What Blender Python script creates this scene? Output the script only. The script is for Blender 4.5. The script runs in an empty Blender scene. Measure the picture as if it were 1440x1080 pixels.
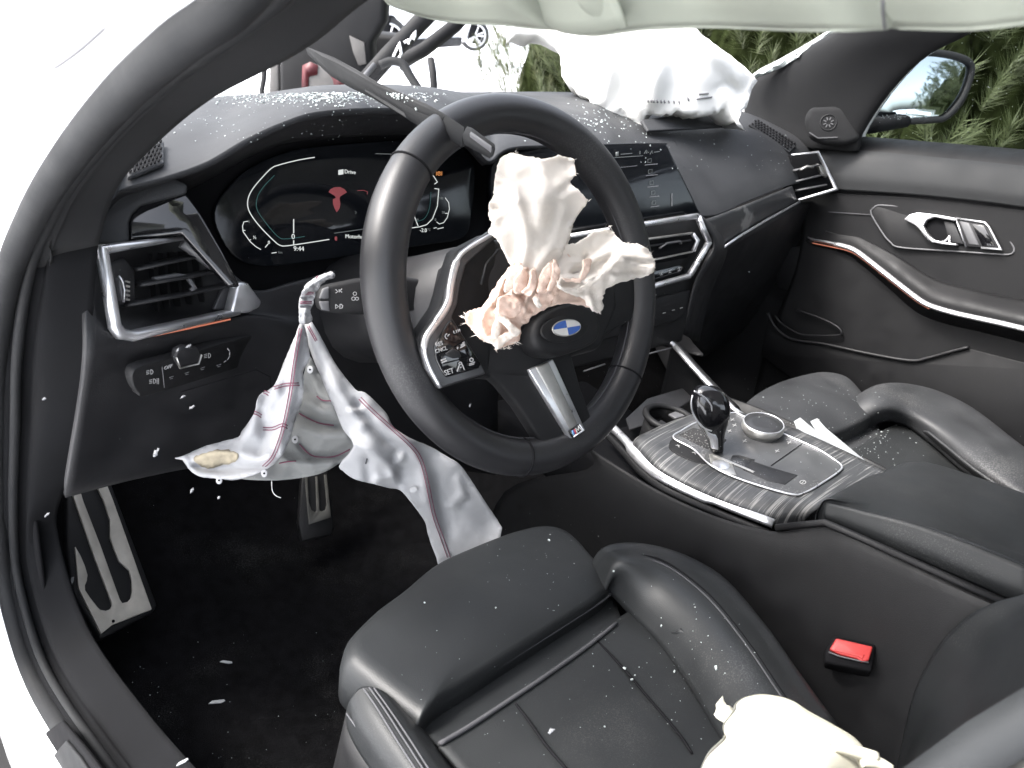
import bpy, bmesh, math, random
from mathutils import Vector, Matrix, noise
from mathutils.geometry import delaunay_2d_cdt
random.seed(7)
S = bpy.context.scene
COL = S.collection
Rd = math.radians

# ------------------------------------------------------------------ camera
CAM = Vector((-0.942, -0.533, 1.171))
YAW, PIT, ROL, FPX = Rd(46.405), Rd(26.187), Rd(12.442), 1166.1
CF = Vector((math.sin(YAW)*math.cos(PIT), math.cos(YAW)*math.cos(PIT), -math.sin(PIT)))
_r = Vector((math.cos(YAW), -math.sin(YAW), 0)); _u = _r.cross(CF)
CR = math.cos(ROL)*_r + math.sin(ROL)*_u
CU = -math.sin(ROL)*_r + math.cos(ROL)*_u
cd = bpy.data.cameras.new('camera'); cam = bpy.data.objects.new('camera', cd); COL.objects.link(cam)
cam.matrix_world = Matrix(((CR.x, CU.x, -CF.x, CAM.x), (CR.y, CU.y, -CF.y, CAM.y), (CR.z, CU.z, -CF.z, CAM.z), (0, 0, 0, 1)))
cd.sensor_fit = 'HORIZONTAL'; cd.sensor_width = 36; cd.lens = FPX/1440*36
cd.clip_start = 0.02; cd.clip_end = 500
S.camera = cam

# ------------------------------------------------------------------ sky and sun (overcast snow day)
SUN_EL, SUN_AZ = Rd(48), Rd(302)          # azimuth clockwise from +Y
w = bpy.data.worlds.new('World'); S.world = w; w.use_nodes = True
nt = w.node_tree; bg = nt.nodes['Background']
sk = nt.nodes.new('ShaderNodeTexSky'); sk.sky_type = 'NISHITA'; sk.sun_disc = False
sk.sun_elevation = SUN_EL; sk.sun_rotation = SUN_AZ; sk.dust_density = 4; sk.air_density = 1.0
hs = nt.nodes.new('ShaderNodeHueSaturation'); hs.inputs['Saturation'].default_value = 0.36
nt.links.new(sk.outputs[0], hs.inputs['Color']); nt.links.new(hs.outputs[0], bg.inputs[0])
bg.inputs[1].default_value = 0.15
sl = bpy.data.lights.new('sun', 'SUN'); so = bpy.data.objects.new('sun', sl); COL.objects.link(so)
sl.energy = 1.0; sl.angle = Rd(14); sl.color = (1, .97, .93)
sd = Vector((math.sin(SUN_AZ)*math.cos(SUN_EL), math.cos(SUN_AZ)*math.cos(SUN_EL), math.sin(SUN_EL)))
so.rotation_euler = sd.to_track_quat('Z', 'Y').to_euler(); so.location = (0, 0, 30)
vs = S.view_settings; vs.view_transform = 'Standard'; vs.look = 'None'; vs.gamma = 1; vs.use_curve_mapping = False
vs.exposure = 2.5
S.render.engine = 'CYCLES'
S.cycles.max_bounces = 8; S.cycles.diffuse_bounces = 5; S.cycles.glossy_bounces = 4; S.cycles.transparent_max_bounces = 12
S.cycles.use_denoising = True; S.cycles.sample_clamp_indirect = 6; S.cycles.caustics_reflective = False; S.cycles.caustics_refractive = False

# ------------------------------------------------------------------ a pixel of the photograph -> a point on a real plane
def V(px, py, x=None, y=None, z=None, d=None, pl=None):
    v = CF + CR*((px-720)/FPX) + CU*((540-py)/FPX)
    if x is not None: t = (x-CAM.x)/v.x
    elif y is not None: t = (y-CAM.y)/v.y
    elif z is not None: t = (z-CAM.z)/v.z
    elif pl is not None: t = (pl[0]-CAM).dot(pl[1])/v.dot(pl[1])
    else: t = d
    return CAM + v*t
def PJ(p):
    q = Vector(p)-CAM; z = q.dot(CF)
    return (720+FPX*q.dot(CR)/z, 540-FPX*q.dot(CU)/z, z)
def VP(pts, **k): return [V(a, b, **k) for a, b in pts]
def ZM(x0, y0, s, pts): return [(x0+a/s, y0+b/s) for a, b in pts]   # points read off an enlarged crop
def plane3(a, b, c):
    a, b, c = Vector(a), Vector(b), Vector(c); n = (b-a).cross(c-a).normalized()
    if n.dot(CAM-a) < 0: n = -n
    return (a, n)
def off(pl, d): return (pl[0]+pl[1]*d, pl[1])

# ------------------------------------------------------------------ object helpers
def link(o, parent=None, label=None):
    COL.objects.link(o)
    if parent is not None:
        o.parent = parent
        top = parent
        t = Vector((0, 0, 0))
        while top is not None: t += top.location; top = top.parent
        o.matrix_parent_inverse = Matrix.Translation(-t) if parent.parent is None else Matrix.Identity(4)
    if label: o['label'] = label
    return o
def thing(name, label, cat, loc=(0, 0, 0), group=None):
    o = bpy.data.objects.new(name, None); o.empty_display_size = .05; COL.objects.link(o); o.location = loc
    o['label'] = label; o['category'] = cat
    if group: o['group'] = group
    return o
def tag(o, label, cat, group=None):
    o['label'] = label; o['category'] = cat
    if group: o['group'] = group
    return o
def obj(name, verts, faces, m, parent=None, smooth=True, solid=0, soff=-1, bevel=0, seg=2, sub=0, label=None, angle=40):
    me = bpy.data.meshes.new(name); me.from_pydata([tuple(v) for v in verts], [], [tuple(f) for f in faces]); me.validate(); me.update()
    o = bpy.data.objects.new(name, me); me.materials.append(m)
    if smooth:
        me.polygons.foreach_set('use_smooth', [True]*len(me.polygons))
    if solid:
        q = o.modifiers.new('solid', 'SOLIDIFY'); q.thickness = solid; q.offset = soff
    if bevel:
        q = o.modifiers.new('bevel', 'BEVEL'); q.width = bevel; q.segments = seg; q.limit_method = 'ANGLE'; q.angle_limit = Rd(angle); q.harden_normals = False
    if sub:
        q = o.modifiers.new('sub', 'SUBSURF'); q.levels = sub; q.render_levels = sub
    return link(o, parent, label)
def recalc(o):
    bm = bmesh.new(); bm.from_mesh(o.data); bmesh.ops.recalc_face_normals(bm, faces=bm.faces); bm.to_mesh(o.data); bm.free()
def crom(p, n, closed=False):
    p = [Vector(q) for q in p]; L = len(p); out = []
    if L == 1: return p*n
    N = L if closed else L-1
    for i in range(n):
        t = i*N/(n if closed else n-1); k = min(int(t), N-1); f = t-k
        if closed: a, b, c, d = p[(k-1) % L], p[k % L], p[(k+1) % L], p[(k+2) % L]
        else:
            b, c = p[k], p[k+1]; a = p[k-1] if k > 0 else b*2-c; d = p[k+2] if k+2 < L else c*2-b
        out.append(.5*((2*b)+(c-a)*f+(2*a-5*b+4*c-d)*f*f+(3*b-a-3*c+d)*f**3))
    return out
def crom_even(p, step, closed=False):
    q = crom(p, max(8, 8*len(p)), closed)
    if closed: q.append(q[0])
    out = [q[0]]; acc = 0
    for a, b in zip(q, q[1:]):
        l = (b-a).length; 
        if l == 0: continue
        t = step-acc
        while t <= l:
            out.append(a.lerp(b, t/l)); t += step
        acc = l-(t-step)
    if closed and (out[-1]-out[0]).length < step*.5: out.pop()
    return out
def loft(name, rows, m, parent=None, nu=24, nv=16, solid=.003, soff=-1, lin=False, **k):
    R = [crom(r, nu) for r in rows]
    if lin: G = R
    else:
        cols = [crom([r[i] for r in R], nv) for i in range(nu)]
        G = [[cols[i][j] for i in range(nu)] for j in range(nv)]
    nvv = len(G); vs_ = [p for r in G for p in r]
    fs = [(j*nu+i, j*nu+i+1, (j+1)*nu+i+1, (j+1)*nu+i) for j in range(nvv-1) for i in range(nu-1)]
    # make the front face the camera side
    f = fs[len(fs)//2]; a, b, c = vs_[f[0]], vs_[f[1]], vs_[f[2]]
    if (b-a).cross(c-a).dot(CAM-a) < 0: fs = [g[::-1] for g in fs]
    return obj(name, vs_, fs, m, parent, solid=solid, soff=soff, **k)
def tube(name, path, r, m, parent=None, closed=False, n=10, r2=None, up=None, cap=True, **k):
    P = [Vector(p) for p in path]; L = len(P); vs_ = []; fs = []
    rr = r if isinstance(r, (list, tuple)) else [r]*L
    prev = None
    for i, p in enumerate(P):
        a = P[(i-1) % L] if (closed or i > 0) else p; b = P[(i+1) % L] if (closed or i < L-1) else p
        t = (b-a).normalized()
        if up is not None: s = t.cross(Vector(up)).normalized()
        else:
            if prev is None: prev = t.orthogonal().normalized()
            s = (prev-t*prev.dot(t)).normalized(); prev = s
        q = s.cross(t).normalized()
        for j in range(n):
            an = 2*math.pi*j/n
            vs_.append(p+s*math.cos(an)*rr[i]+q*math.sin(an)*(rr[i] if r2 is None else r2*rr[i]/rr[0]))
    E_ = L if closed else L-1
    for i in range(E_):
        for j in range(n):
            fs.append((i*n+j, i*n+(j+1) % n, ((i+1) % L)*n+(j+1) % n, ((i+1) % L)*n+j))
    if not closed and cap:
        fs.append(tuple(range(n))[::-1]); fs.append(tuple((L-1)*n+j for j in range(n)))
    o = obj(name, vs_, fs, m, parent, **k); recalc(o); return o
def bar(name, path, w_, h_, n, m, parent=None, closed=False, bevel=.0012, sh=0, **k):
    """a strip of rectangular section lying on a surface with normal n, mitred at its corners; w_ across, h_ proud"""
    P = [Vector(p) for p in path]; L = len(P); n = Vector(n).normalized(); vs_ = []; fs = []
    ww = w_ if isinstance(w_, (list, tuple)) else [w_]*L
    for i, p in enumerate(P):
        a = (p-P[(i-1) % L]) if (closed or i > 0) else (P[i+1]-p)
        b = (P[(i+1) % L]-p) if (closed or i < L-1) else (p-P[i-1])
        a.normalize(); b.normalize(); sa, sb = n.cross(a), n.cross(b); s = (sa+sb); s.normalize(); mt = 1/max(.45, s.dot(sa.normalized()))
        s *= ww[i]/2*mt; c = s*sh
        vs_ += [p+s+c, p+s*.93+c+n*h_*.5, p+s*.72+c+n*h_*.84, p+s*.36+c+n*h_*.97, p+c+n*h_, p-s*.36+c+n*h_*.97, p-s*.72+c+n*h_*.84, p-s*.93+c+n*h_*.5, p-s+c] if bevel else [p+s+c, p+s*.9+c+n*h_, p-s*.9+c+n*h_, p-s+c]
    q = len(vs_)//L
    for i in range(L if closed else L-1):
        for j in range(q-1): fs.append((i*q+j, ((i+1) % L)*q+j, ((i+1) % L)*q+j+1, i*q+j+1))
        fs.append((i*q+q-1, ((i+1) % L)*q+q-1, ((i+1) % L)*q, i*q))
    if not closed: fs += [tuple(range(q)), tuple((L-1)*q+j for j in reversed(range(q)))]
    o = obj(name, vs_, fs, m, parent, smooth=bool(bevel), **k); recalc(o); return o
def plate(name, pts, n, th, m, parent=None, bevel=.002, seg=2, smooth=True, **k):
    """outline pts on a surface, front face at the outline, body th deep behind it"""
    n = Vector(n).normalized(); P = [Vector(p) for p in pts]; L = len(P)
    vs_ = P+[p-n*th for p in P]
    fs = [tuple(range(L)), tuple(range(2*L-1, L-1, -1))]+[(i, i+L, (i+1) % L+L, (i+1) % L) for i in range(L)]
    o = obj(name, vs_, fs, m, parent, smooth=smooth, bevel=bevel, seg=seg, **k); recalc(o); return o
def cushion(name, outline, up, H, dome, m, parent=None, prof=None, centre=None, rnd=.014, under=.004, **k):
    """a stuffed pad: outline ring, rounded over to a domed top, and down to a base"""
    up = Vector(up).normalized(); P = [Vector(p) for p in outline]; L = len(P)
    c = Vector(centre) if centre else sum(P, Vector())/L
    rings = []
    def ring(s, h, k=0):
        Q = P
        for _ in range(k): Q = [(Q[i-1]+Q[i]*2+Q[(i+1) % L])/4 for i in range(L)]
        rings.append([c+(p-c)*s+up*h for p in Q])
    avg = sum((p-c).length for p in P)/L; k1 = rnd/avg
    ring(1-under/avg, -H)
    ring(1, -H*.55)
    for a in (0, 22, 45, 68, 90): ring(1-k1*(1-math.cos(Rd(a))), rnd*math.sin(Rd(a))-rnd)
    s0 = 1-k1
    for s, kk in ((.93, 12), (.84, 40), (.72, 90), (.58, 150), (.4, 220), (.2, 300)): ring(s0*s, dome*(1-s**2.2), kk)
    vs_ = [p for r in rings for p in r]; fs = []
    for j in range(len(rings)-1):
        for i in range(L): fs.append((j*L+i, j*L+(i+1) % L, (j+1)*L+(i+1) % L, (j+1)*L+i))
    vs_.append(c+up*dome); t = len(vs_)-1; b = (len(rings)-1)*L
    for i in range(L): fs.append((b+i, b+(i+1) % L, t))
    fs.append(tuple(range(L)))
    o = obj(name, vs_, fs, m, parent, **k); recalc(o); return o
def box(name, lo, hi, m, parent=None, bevel=.003, mat_=None, **k):
    a, b = Vector(lo), Vector(hi)
    vs_ = [Vector((x, y, z)) for x in (a.x, b.x) for y in (a.y, b.y) for z in (a.z, b.z)]
    if mat_: vs_ = [mat_ @ v for v in vs_]
    fs = [(0, 1, 3, 2), (4, 6, 7, 5), (0, 4, 5, 1), (2, 3, 7, 6), (0, 2, 6, 4), (1, 5, 7, 3)]
    o = obj(name, vs_, fs, m, parent, bevel=bevel, **k); recalc(o); return o
def inpoly(x, y, P):
    c = False; j = len(P)-1
    for i in range(len(P)):
        xi, yi = P[i]; xj, yj = P[j]
        if (yi > y) != (yj > y) and x < (xj-xi)*(y-yi)/(yj-yi)+xi: c = not c
        j = i
    return c
def dseg(px, py, pl):
    best = 1e9
    for (ax, ay), (bx, by) in zip(pl, pl[1:]):
        dx, dy = bx-ax, by-ay; l = dx*dx+dy*dy
        t = 0 if l == 0 else max(0, min(1, ((px-ax)*dx+(py-ay)*dy)/l))
        q = (px-ax-t*dx)**2+(py-ay-t*dy)**2
        if q < best: best = q
    return math.sqrt(best)
def depthf(ctrl, p=2.4, soft=40):
    def f(x, y):
        sw = s = 0
        for (a, b, d) in ctrl:
            r = ((x-a)**2+(y-b)**2+soft)**(p/2); sw += 1/r; s += d/r
        return s/sw
    return f
def cloth(name, outline, depth, m, parent=None, micro=.0009, step=6, fray=0, folds=(), wr=.003, wscale=30, thick=.0012, seed=0, ridged=True, smooth_outline=True, **k):
    """a limp sheet of cloth: outline in photo pixels, depth(px,py) along the view, folds = (polyline, width px, height m)"""
    rnd = random.Random(seed+11)
    if smooth_outline: B = [(v.x, v.y) for v in crom_even([Vector((a, b, 0)) for a, b in outline], step, True)]
    else:
        B = []
        for (a, b), (c, d) in zip(outline, outline[1:]+outline[:1]):
            q = max(1, int(math.hypot(c-a, d-b)/step)); B += [(a+(c-a)*i/q, b+(d-b)*i/q) for i in range(q)]
    if fray: B = [(a+rnd.uniform(-fray, fray), b+rnd.uniform(-fray, fray)) for a, b in B]
    x0, x1 = min(a for a, b in B), max(a for a, b in B); y0, y1 = min(b for a, b in B), max(b for a, b in B)
    pts = [Vector(p) for p in B]; nb = len(B); yy = y0; row = 0
    closedB = B+[B[0]]
    while yy < y1:
        xx = x0+(row % 2)*step*.5
        while xx < x1:
            a, b = xx+rnd.uniform(-.2, .2)*step, yy+rnd.uniform(-.2, .2)*step
            if inpoly(a, b, B) and dseg(a, b, closedB) > step*.55: pts.append(Vector((a, b)))
            xx += step
        yy += step*.87; row += 1
    v2, e2, f2, *_ = delaunay_2d_cdt(pts, [], [list(range(nb))], 1, 1e-4)
    def dep(x, y):
        d = depth(x, y)
        for pl, wd, am in folds:
            q = dseg(x, y, pl)/wd
            if q < 3: d -= am*math.exp(-q*q)
        if wr:
            p = Vector((x/wscale+seed*3.1, y/wscale, seed*7.7))
            if ridged: d -= wr*(1-2*abs(noise.noise(p))-.6)*1.4+wr*.5*(1-2*abs(noise.noise(p*2.3+Vector((5, 1, 2))))-.6)
            else: d -= wr*noise.noise(p)+wr*.4*noise.noise(p*2.3)
        if micro: d -= micro*(1-2*abs(noise.noise(Vector((x/9.+3, y/9., seed*5.1))))-.6)
        return d
    vs_ = [V(p.x, p.y, d=dep(p.x, p.y)) for p in v2]
    f2 = [tuple(f) for f in f2]
    if f2:
        f = f2[0]; a, b, c = vs_[f[0]], vs_[f[1]], vs_[f[2]]
        if (b-a).cross(c-a).dot(CAM-a) < 0: f2 = [g[::-1] for g in f2]
    o = obj(name, vs_, f2, m, parent, solid=thick, soff=-1, **k)
    return o, dep
def stitch(name, path, dep, m, parent, r=.0011, lift=.0016, step=7, dash=False):
    P = crom_even([Vector((a, b, 0)) for a, b in path], step)
    return tube(name, [V(p.x, p.y, d=dep(p.x, p.y)-lift) for p in P], r, m, parent, n=5)
def frame_of(pl, ux):
    n = pl[1]; ux = Vector(ux); ux = (ux-n*ux.dot(n)).normalized(); return ux, n.cross(ux)
def txt(s, px, py, pl, ux, size, m, parent, name='lettering', h=.0006, ex=.0003, align='CENTER'):
    cu = bpy.data.curves.new('t', 'FONT'); cu.body = s; cu.size = size; cu.align_x = align; cu.align_y = 'CENTER'; cu.extrude = ex; cu.resolution_u = 3
    to = bpy.data.objects.new('t', cu); COL.objects.link(to)
    dg = bpy.context.evaluated_depsgraph_get(); me = bpy.data.meshes.new_from_object(to.evaluated_get(dg)); bpy.data.objects.remove(to)
    x, y = frame_of(pl, ux); n = pl[1]; p = V(px, py, pl=pl)+n*h
    me.transform(Matrix(((x.x, y.x, n.x, p.x), (x.y, y.y, n.y, p.y), (x.z, y.z, n.z, p.z), (0, 0, 0, 1))))
    me.materials.clear(); me.materials.append(m); me.name = name
    return link(bpy.data.objects.new(name, me), parent)
def line(name, pts, pl, w_, m, parent, h=.0006, smooth_=False, closed=False):
    """flat printed line on a plane, px path, width in metres"""
    P = VP(pts, pl=off(pl, h))
    if smooth_: P = crom(P, max(12, 5*len(P)), closed)
    return bar(name, P, w_, .0003, pl[1], m, parent, bevel=0, closed=closed)
def lines(name, paths, pl, w_, m, parent, h=.0006):
    """several strokes of ONE printed symbol"""
    vs_, fs = [], []
    n = pl[1]
    for pts in paths:
        P = VP(pts, pl=off(pl, h)); b0 = len(vs_)
        for i, p in enumerate(P):
            t = (P[min(i+1, len(P)-1)]-P[max(i-1, 0)]).normalized(); s = n.cross(t)*w_/2; vs_ += [p+s, p-s]
        for i in range(len(P)-1): fs.append((b0+2*i, b0+2*i+1, b0+2*i+3, b0+2*i+2))
    o = obj(name, vs_, fs, m, parent, smooth=False, solid=.0003, soff=0); return o
def arc(cx, cy, rx, ry, a0, a1, n=14, rot=0):
    out = []
    for i in range(n):
        a = Rd(a0+(a1-a0)*i/(n-1)); x, y = rx*math.cos(a), -ry*math.sin(a); c, s = math.cos(Rd(rot)), math.sin(Rd(rot))
        out.append((cx+x*c+y*s, cy-x*s+y*c))
    return out

# ------------------------------------------------------------------ materials
def mat(name, col, rough=.5, metal=0, bump=0, bscale=300, kind='noise', var=0, vscale=30, dust=0, dscale=400, coat=0, spec=.5, sheen=0, trans=0, stretch=None):
    m = bpy.data.materials.new(name); m.use_nodes = True; t = m.node_tree; b = t.nodes['Principled BSDF']; L = t.links.new
    b.inputs['Base Color'].default_value = (*col, 1); b.inputs['Roughness'].default_value = rough; b.inputs['Metallic'].default_value = metal
    b.inputs['Specular IOR Level'].default_value = spec
    if coat: b.inputs['Coat Weight'].default_value = coat; b.inputs['Coat Roughness'].default_value = .05
    if sheen: b.inputs['Sheen Weight'].default_value = sheen
    tc = t.nodes.new('ShaderNodeTexCoord'); src = tc.outputs['Object']
    if stretch:
        mp = t.nodes.new('ShaderNodeMapping'); mp.inputs['Scale'].default_value = stretch; L(src, mp.inputs[0]); src = mp.outputs[0]
    colout = None
    if var:
        nz = t.nodes.new('ShaderNodeTexNoise'); nz.inputs['Scale'].default_value = vscale; nz.inputs['Detail'].default_value = 6; L(src, nz.inputs[0])
        mr = t.nodes.new('ShaderNodeMapRange'); mr.inputs[1].default_value = .3; mr.inputs[2].default_value = .7; mr.inputs[3].default_value = 1-var; mr.inputs[4].default_value = 1+var; L(nz.outputs[0], mr.inputs[0])
        mx = t.nodes.new('ShaderNodeMix'); mx.data_type = 'RGBA'; mx.blend_type = 'MULTIPLY'; mx.inputs[0].default_value = 1; mx.inputs[6].default_value = (*col, 1); L(mr.outputs[0], mx.inputs[7]); colout = mx.outputs[2]
        mr2 = t.nodes.new('ShaderNodeMapRange'); mr2.inputs[1].default_value = .3; mr2.inputs[2].default_value = .7; mr2.inputs[3].default_value = max(0, rough-.09); mr2.inputs[4].default_value = min(1, rough+.09); L(nz.outputs[0], mr2.inputs[0]); L(mr2.outputs[0], b.inputs['Roughness'])
    if dust:
        nz = t.nodes.new('ShaderNodeTexNoise'); nz.inputs['Scale'].default_value = dscale; nz.inputs['Detail'].default_value = 3; L(src, nz.inputs[0])
        nl = t.nodes.new('ShaderNodeTexNoise'); nl.inputs['Scale'].default_value = 9; nl.inputs['Detail'].default_value = 4; L(src, nl.inputs[0])
        ml = t.nodes.new('ShaderNodeMath'); ml.operation = 'MULTIPLY'; L(nz.outputs[0], ml.inputs[0]); L(nl.outputs[0], ml.inputs[1])
        mr = t.nodes.new('ShaderNodeMapRange'); mr.inputs[1].default_value = .33; mr.inputs[2].default_value = .45; mr.inputs[3].default_value = 0; mr.inputs[4].default_value = dust; L(ml.outputs[0], mr.inputs[0])
        mx = t.nodes.new('ShaderNodeMix'); mx.data_type = 'RGBA'; L(mr.outputs[0], mx.inputs[0]); mx.inputs[6].default_value = (*col, 1); mx.inputs[7].default_value = (.42, .41, .4, 1)
        if colout: L(colout, mx.inputs[6])
        colout = mx.outputs[2]
    if colout: L(colout, b.inputs['Base Color'])
    if bump:
        if kind == 'leather':
            tx = t.nodes.new('ShaderNodeTexVoronoi'); tx.inputs['Scale'].default_value = bscale; hout = tx.outputs['Distance']
        elif kind == 'weave':
            tx = t.nodes.new('ShaderNodeTexWave'); tx.inputs['Scale'].default_value = bscale; tx.inputs['Distortion'].default_value = 1.5; hout = tx.outputs[1]
        else:
            tx = t.nodes.new('ShaderNodeTexNoise'); tx.inputs['Scale'].default_value = bscale; tx.inputs['Detail'].default_value = 4; hout = tx.outputs[0]
        L(src, tx.inputs[0])
        bp = t.nodes.new('ShaderNodeBump'); bp.inputs['Strength'].default_value = bump; bp.inputs['Distance'].default_value = .0015; L(hout, bp.inputs['Height']); L(bp.outputs[0], b.inputs['Normal'])
    if trans:
        tr = t.nodes.new('ShaderNodeBsdfTranslucent'); tr.inputs[0].default_value = (*col, 1); ms = t.nodes.new('ShaderNodeMixShader'); ms.inputs[0].default_value = trans
        out = t.nodes['Material Output']; L(b.outputs[0], ms.inputs[1]); L(tr.outputs[0], ms.inputs[2]); L(ms.outputs[0], out.inputs[0])
        if colout: L(colout, tr.inputs[0])
    return m
def emit(name, col, s):
    m = bpy.data.materials.new(name); m.use_nodes = True; t = m.node_tree; b = t.nodes['Principled BSDF']
    b.inputs['Base Color'].default_value = (*[c*.2 for c in col], 1); b.inputs['Emission Color'].default_value = (*col, 1); b.inputs['Emission Strength'].default_value = s; return m
M = {}
M['dash'] = mat('dash_soft', (.027, .028, .0305), .62, bump=.2, bscale=1100, var=.12, vscale=14, dust=.06, dscale=700, spec=.32)
M['doorpad'] = mat('door_pad', (.026, .027, .0285), .72, bump=.2, bscale=900, var=.1, vscale=14, spec=.3)
M['jamb'] = mat('jamb_plastic', (.0075, .0077, .0085), .9, var=.2, vscale=20, spec=.06, bump=.15, bscale=900)
M['dashdark'] = mat('dash_dark', (.010, .010, .0115), .55, bump=.2, bscale=900, var=.15, vscale=20)
M['black'] = mat('black_plastic', (.0065, .0065, .0073), .6, spec=.34, bump=.15, bscale=900, var=.05)
M['matt'] = mat('matt_black', (.006, .006, .007), .85, var=.2, spec=.12)
M['gloss'] = mat('gloss_black', (.006, .006, .007), .06, coat=.6, var=.1, vscale=8)
M['screen'] = mat('screen_glass', (.006, .007, .009), .10, spec=.4, var=.1, vscale=6)
M['leather'] = mat('black_leather', (.0165, .0178, .019), .47, bump=.10, bscale=1100, kind='leather', var=.16, vscale=12, dust=.08, dscale=700, spec=.34)
M['wheel'] = mat('wheel_leather', (.013, .013, .0145), .43, bump=.07, bscale=1400, kind='leather', var=.15, vscale=9, dust=.05, dscale=700)
M['fabric'] = mat('seat_fabric', (.010, .0112, .012), .65, bump=.2, bscale=1100, var=.2, vscale=14, dust=.06, dscale=900)
M['carpet'] = mat('carpet', (.0045, .0045, .005), .95, bump=.8, bscale=1200, var=.4, vscale=60, dust=.05, dscale=800, spec=.04)
M['pillar'] = mat('pillar_cloth', (.0105, .0108, .0118), .85, bump=.2, bscale=1200, var=.08, vscale=10, spec=.3)
M['rubber'] = mat('rubber', (.0085, .009, .010), .7, var=.2, vscale=25, spec=.3, bump=.1, bscale=200)
M['paint'] = mat('white_paint', (.80, .81, .82), .25, coat=.6, var=.03, vscale=5)
M['chrome'] = mat('satin_chrome', (.70, .70, .72), .34, metal=.85, var=.08, vscale=60)
M['alu'] = mat('brushed_aluminium', (.46, .45, .43), .4, metal=.85, var=.12, vscale=80, bump=.1, bscale=600)
M['grey'] = mat('grey_plastic', (.09, .09, .095), .45, var=.1)
M['stitch'] = mat('dark_thread', (.055, .055, .06), .8)
M['red'] = mat('red_plastic', (.42, .036, .034), .5, var=.08, bump=.1, bscale=200)
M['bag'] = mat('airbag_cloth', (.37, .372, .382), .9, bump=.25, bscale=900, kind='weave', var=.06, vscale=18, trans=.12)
M['bagw'] = mat('airbag_cloth_white', (.80, .80, .78), .9, bump=.25, bscale=900, kind='weave', var=.05, vscale=15, trans=.15)
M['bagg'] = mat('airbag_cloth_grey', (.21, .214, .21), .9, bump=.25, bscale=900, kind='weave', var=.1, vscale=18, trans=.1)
M['bagy'] = mat('airbag_cloth_yellowed', (.62, .60, .50), .9, bump=.25, bscale=900, kind='weave', var=.06, vscale=15)
M['bagc'] = mat('airbag_cloth_cream', (.88, .71, .61), .9, bump=.3, bscale=900, kind='weave', var=.08, vscale=25, trans=.3)
M['bagcw'] = mat('airbag_cloth_pale', (.90, .85, .79), .9, bump=.3, bscale=900, kind='weave', var=.06, vscale=25, trans=.38)
M['curt'] = mat('curtain_cloth', (.33, .35, .295), .9, bump=.2, bscale=900, kind='weave', var=.05, vscale=8, trans=.35)
M['thread'] = mat('wine_thread', (.16, .045, .075), .8)
M['stain'] = mat('stained_cloth', (.27, .235, .17), .9, var=.25, vscale=60, bump=.3, bscale=300)
M['crumb'] = mat('glass_crumb', (.42, .46, .455), .12, var=.15, vscale=200, spec=.8)
M['mark'] = mat('white_print', (.34, .34, .34), .6)
M['dim'] = mat('grey_print', (.20, .20, .21), .6)
M['blue'] = mat('badge_blue', (.045, .12, .42), .25, coat=.5)
M['silver'] = mat('badge_white', (.66, .66, .64), .3, coat=.4)
M['mred'] = mat('badge_red', (.5, .05, .06), .3); M['mlight'] = mat('badge_lightblue', (.2, .42, .65), .3); M['mnavy'] = mat('badge_navy', (.06, .08, .28), .3)
M['e_w'] = emit('screen_white', (.75, .78, .76), .16); M['e_g'] = emit('screen_grey', (.35, .38, .38), .05); M['e_r'] = emit('screen_red', (.46, .10, .115), .075)
M['e_o'] = emit('screen_orange', (.85, .33, .10), .13); M['e_t'] = emit('screen_teal', (.03, .10, .10), .12)
M['amb'] = emit('ambient_light', (1, .33, .20), .075)
M['snow'] = mat('snow', (.86, .87, .89), .8, bump=.6, bscale=6, var=.03, vscale=3)
M['flake'] = mat('wet_snowflake', (.20, .205, .215), .6)
M['needle'] = mat('pine_needles', (.072, .090, .038), .6, var=.4, vscale=3, trans=.25)
M['needle2'] = mat('pine_needles_pale', (.105, .118, .054), .6, var=.35, vscale=4, trans=.25)
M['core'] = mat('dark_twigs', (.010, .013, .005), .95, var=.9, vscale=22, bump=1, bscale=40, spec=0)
M['bark'] = mat('brown_twig', (.09, .06, .04), .9, var=.3)
M['steel'] = mat('dark_steel', (.006, .006, .007), .75, metal=.2, var=.3, vscale=12)
M['truckred'] = mat('sign_red', (.085, .014, .018), .5, var=.15); M['truckwhite'] = mat('sign_white', (.085, .08, .077), .5, var=.12)
M['tyre'] = mat('tyre', (.025, .025, .026), .8); M['headl'] = mat('headliner', (.30, .30, .29), .9, var=.05)
M['tip'] = mat('white_paper', (.30, .31, .32), .85, var=.05)
def glass(name, tint, refl):
    m = bpy.data.materials.new(name); m.use_nodes = True; t = m.node_tree; t.nodes.remove(t.nodes['Principled BSDF']); L = t.links.new
    a = t.nodes.new('ShaderNodeBsdfTransparent'); a.inputs[0].default_value = (*tint, 1); g = t.nodes.new('ShaderNodeBsdfGlossy'); g.inputs['Roughness'].default_value = .02
    lw = t.nodes.new('ShaderNodeFresnel'); lw.inputs[0].default_value = 1.35; ml = t.nodes.new('ShaderNodeMath'); ml.operation = 'MULTIPLY'; ml.inputs[1].default_value = refl; L(lw.outputs[0], ml.inputs[0])
    ms = t.nodes.new('ShaderNodeMixShader'); L(ml.outputs[0], ms.inputs[0]); L(a.outputs[0], ms.inputs[1]); L(g.outputs[0], ms.inputs[2]); L(ms.outputs[0], t.nodes['Material Output'].inputs[0]); return m
M['glass'] = glass('window_glass', (.88, .92, .90), .8)
m = bpy.data.materials.new('mirror'); m.use_nodes = True; b = m.node_tree.nodes['Principled BSDF']; b.inputs['Base Color'].default_value = (.44, .50, .54, 1); b.inputs['Metallic'].default_value = 1; b.inputs['Roughness'].default_value = .04; M['mirror'] = m
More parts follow.
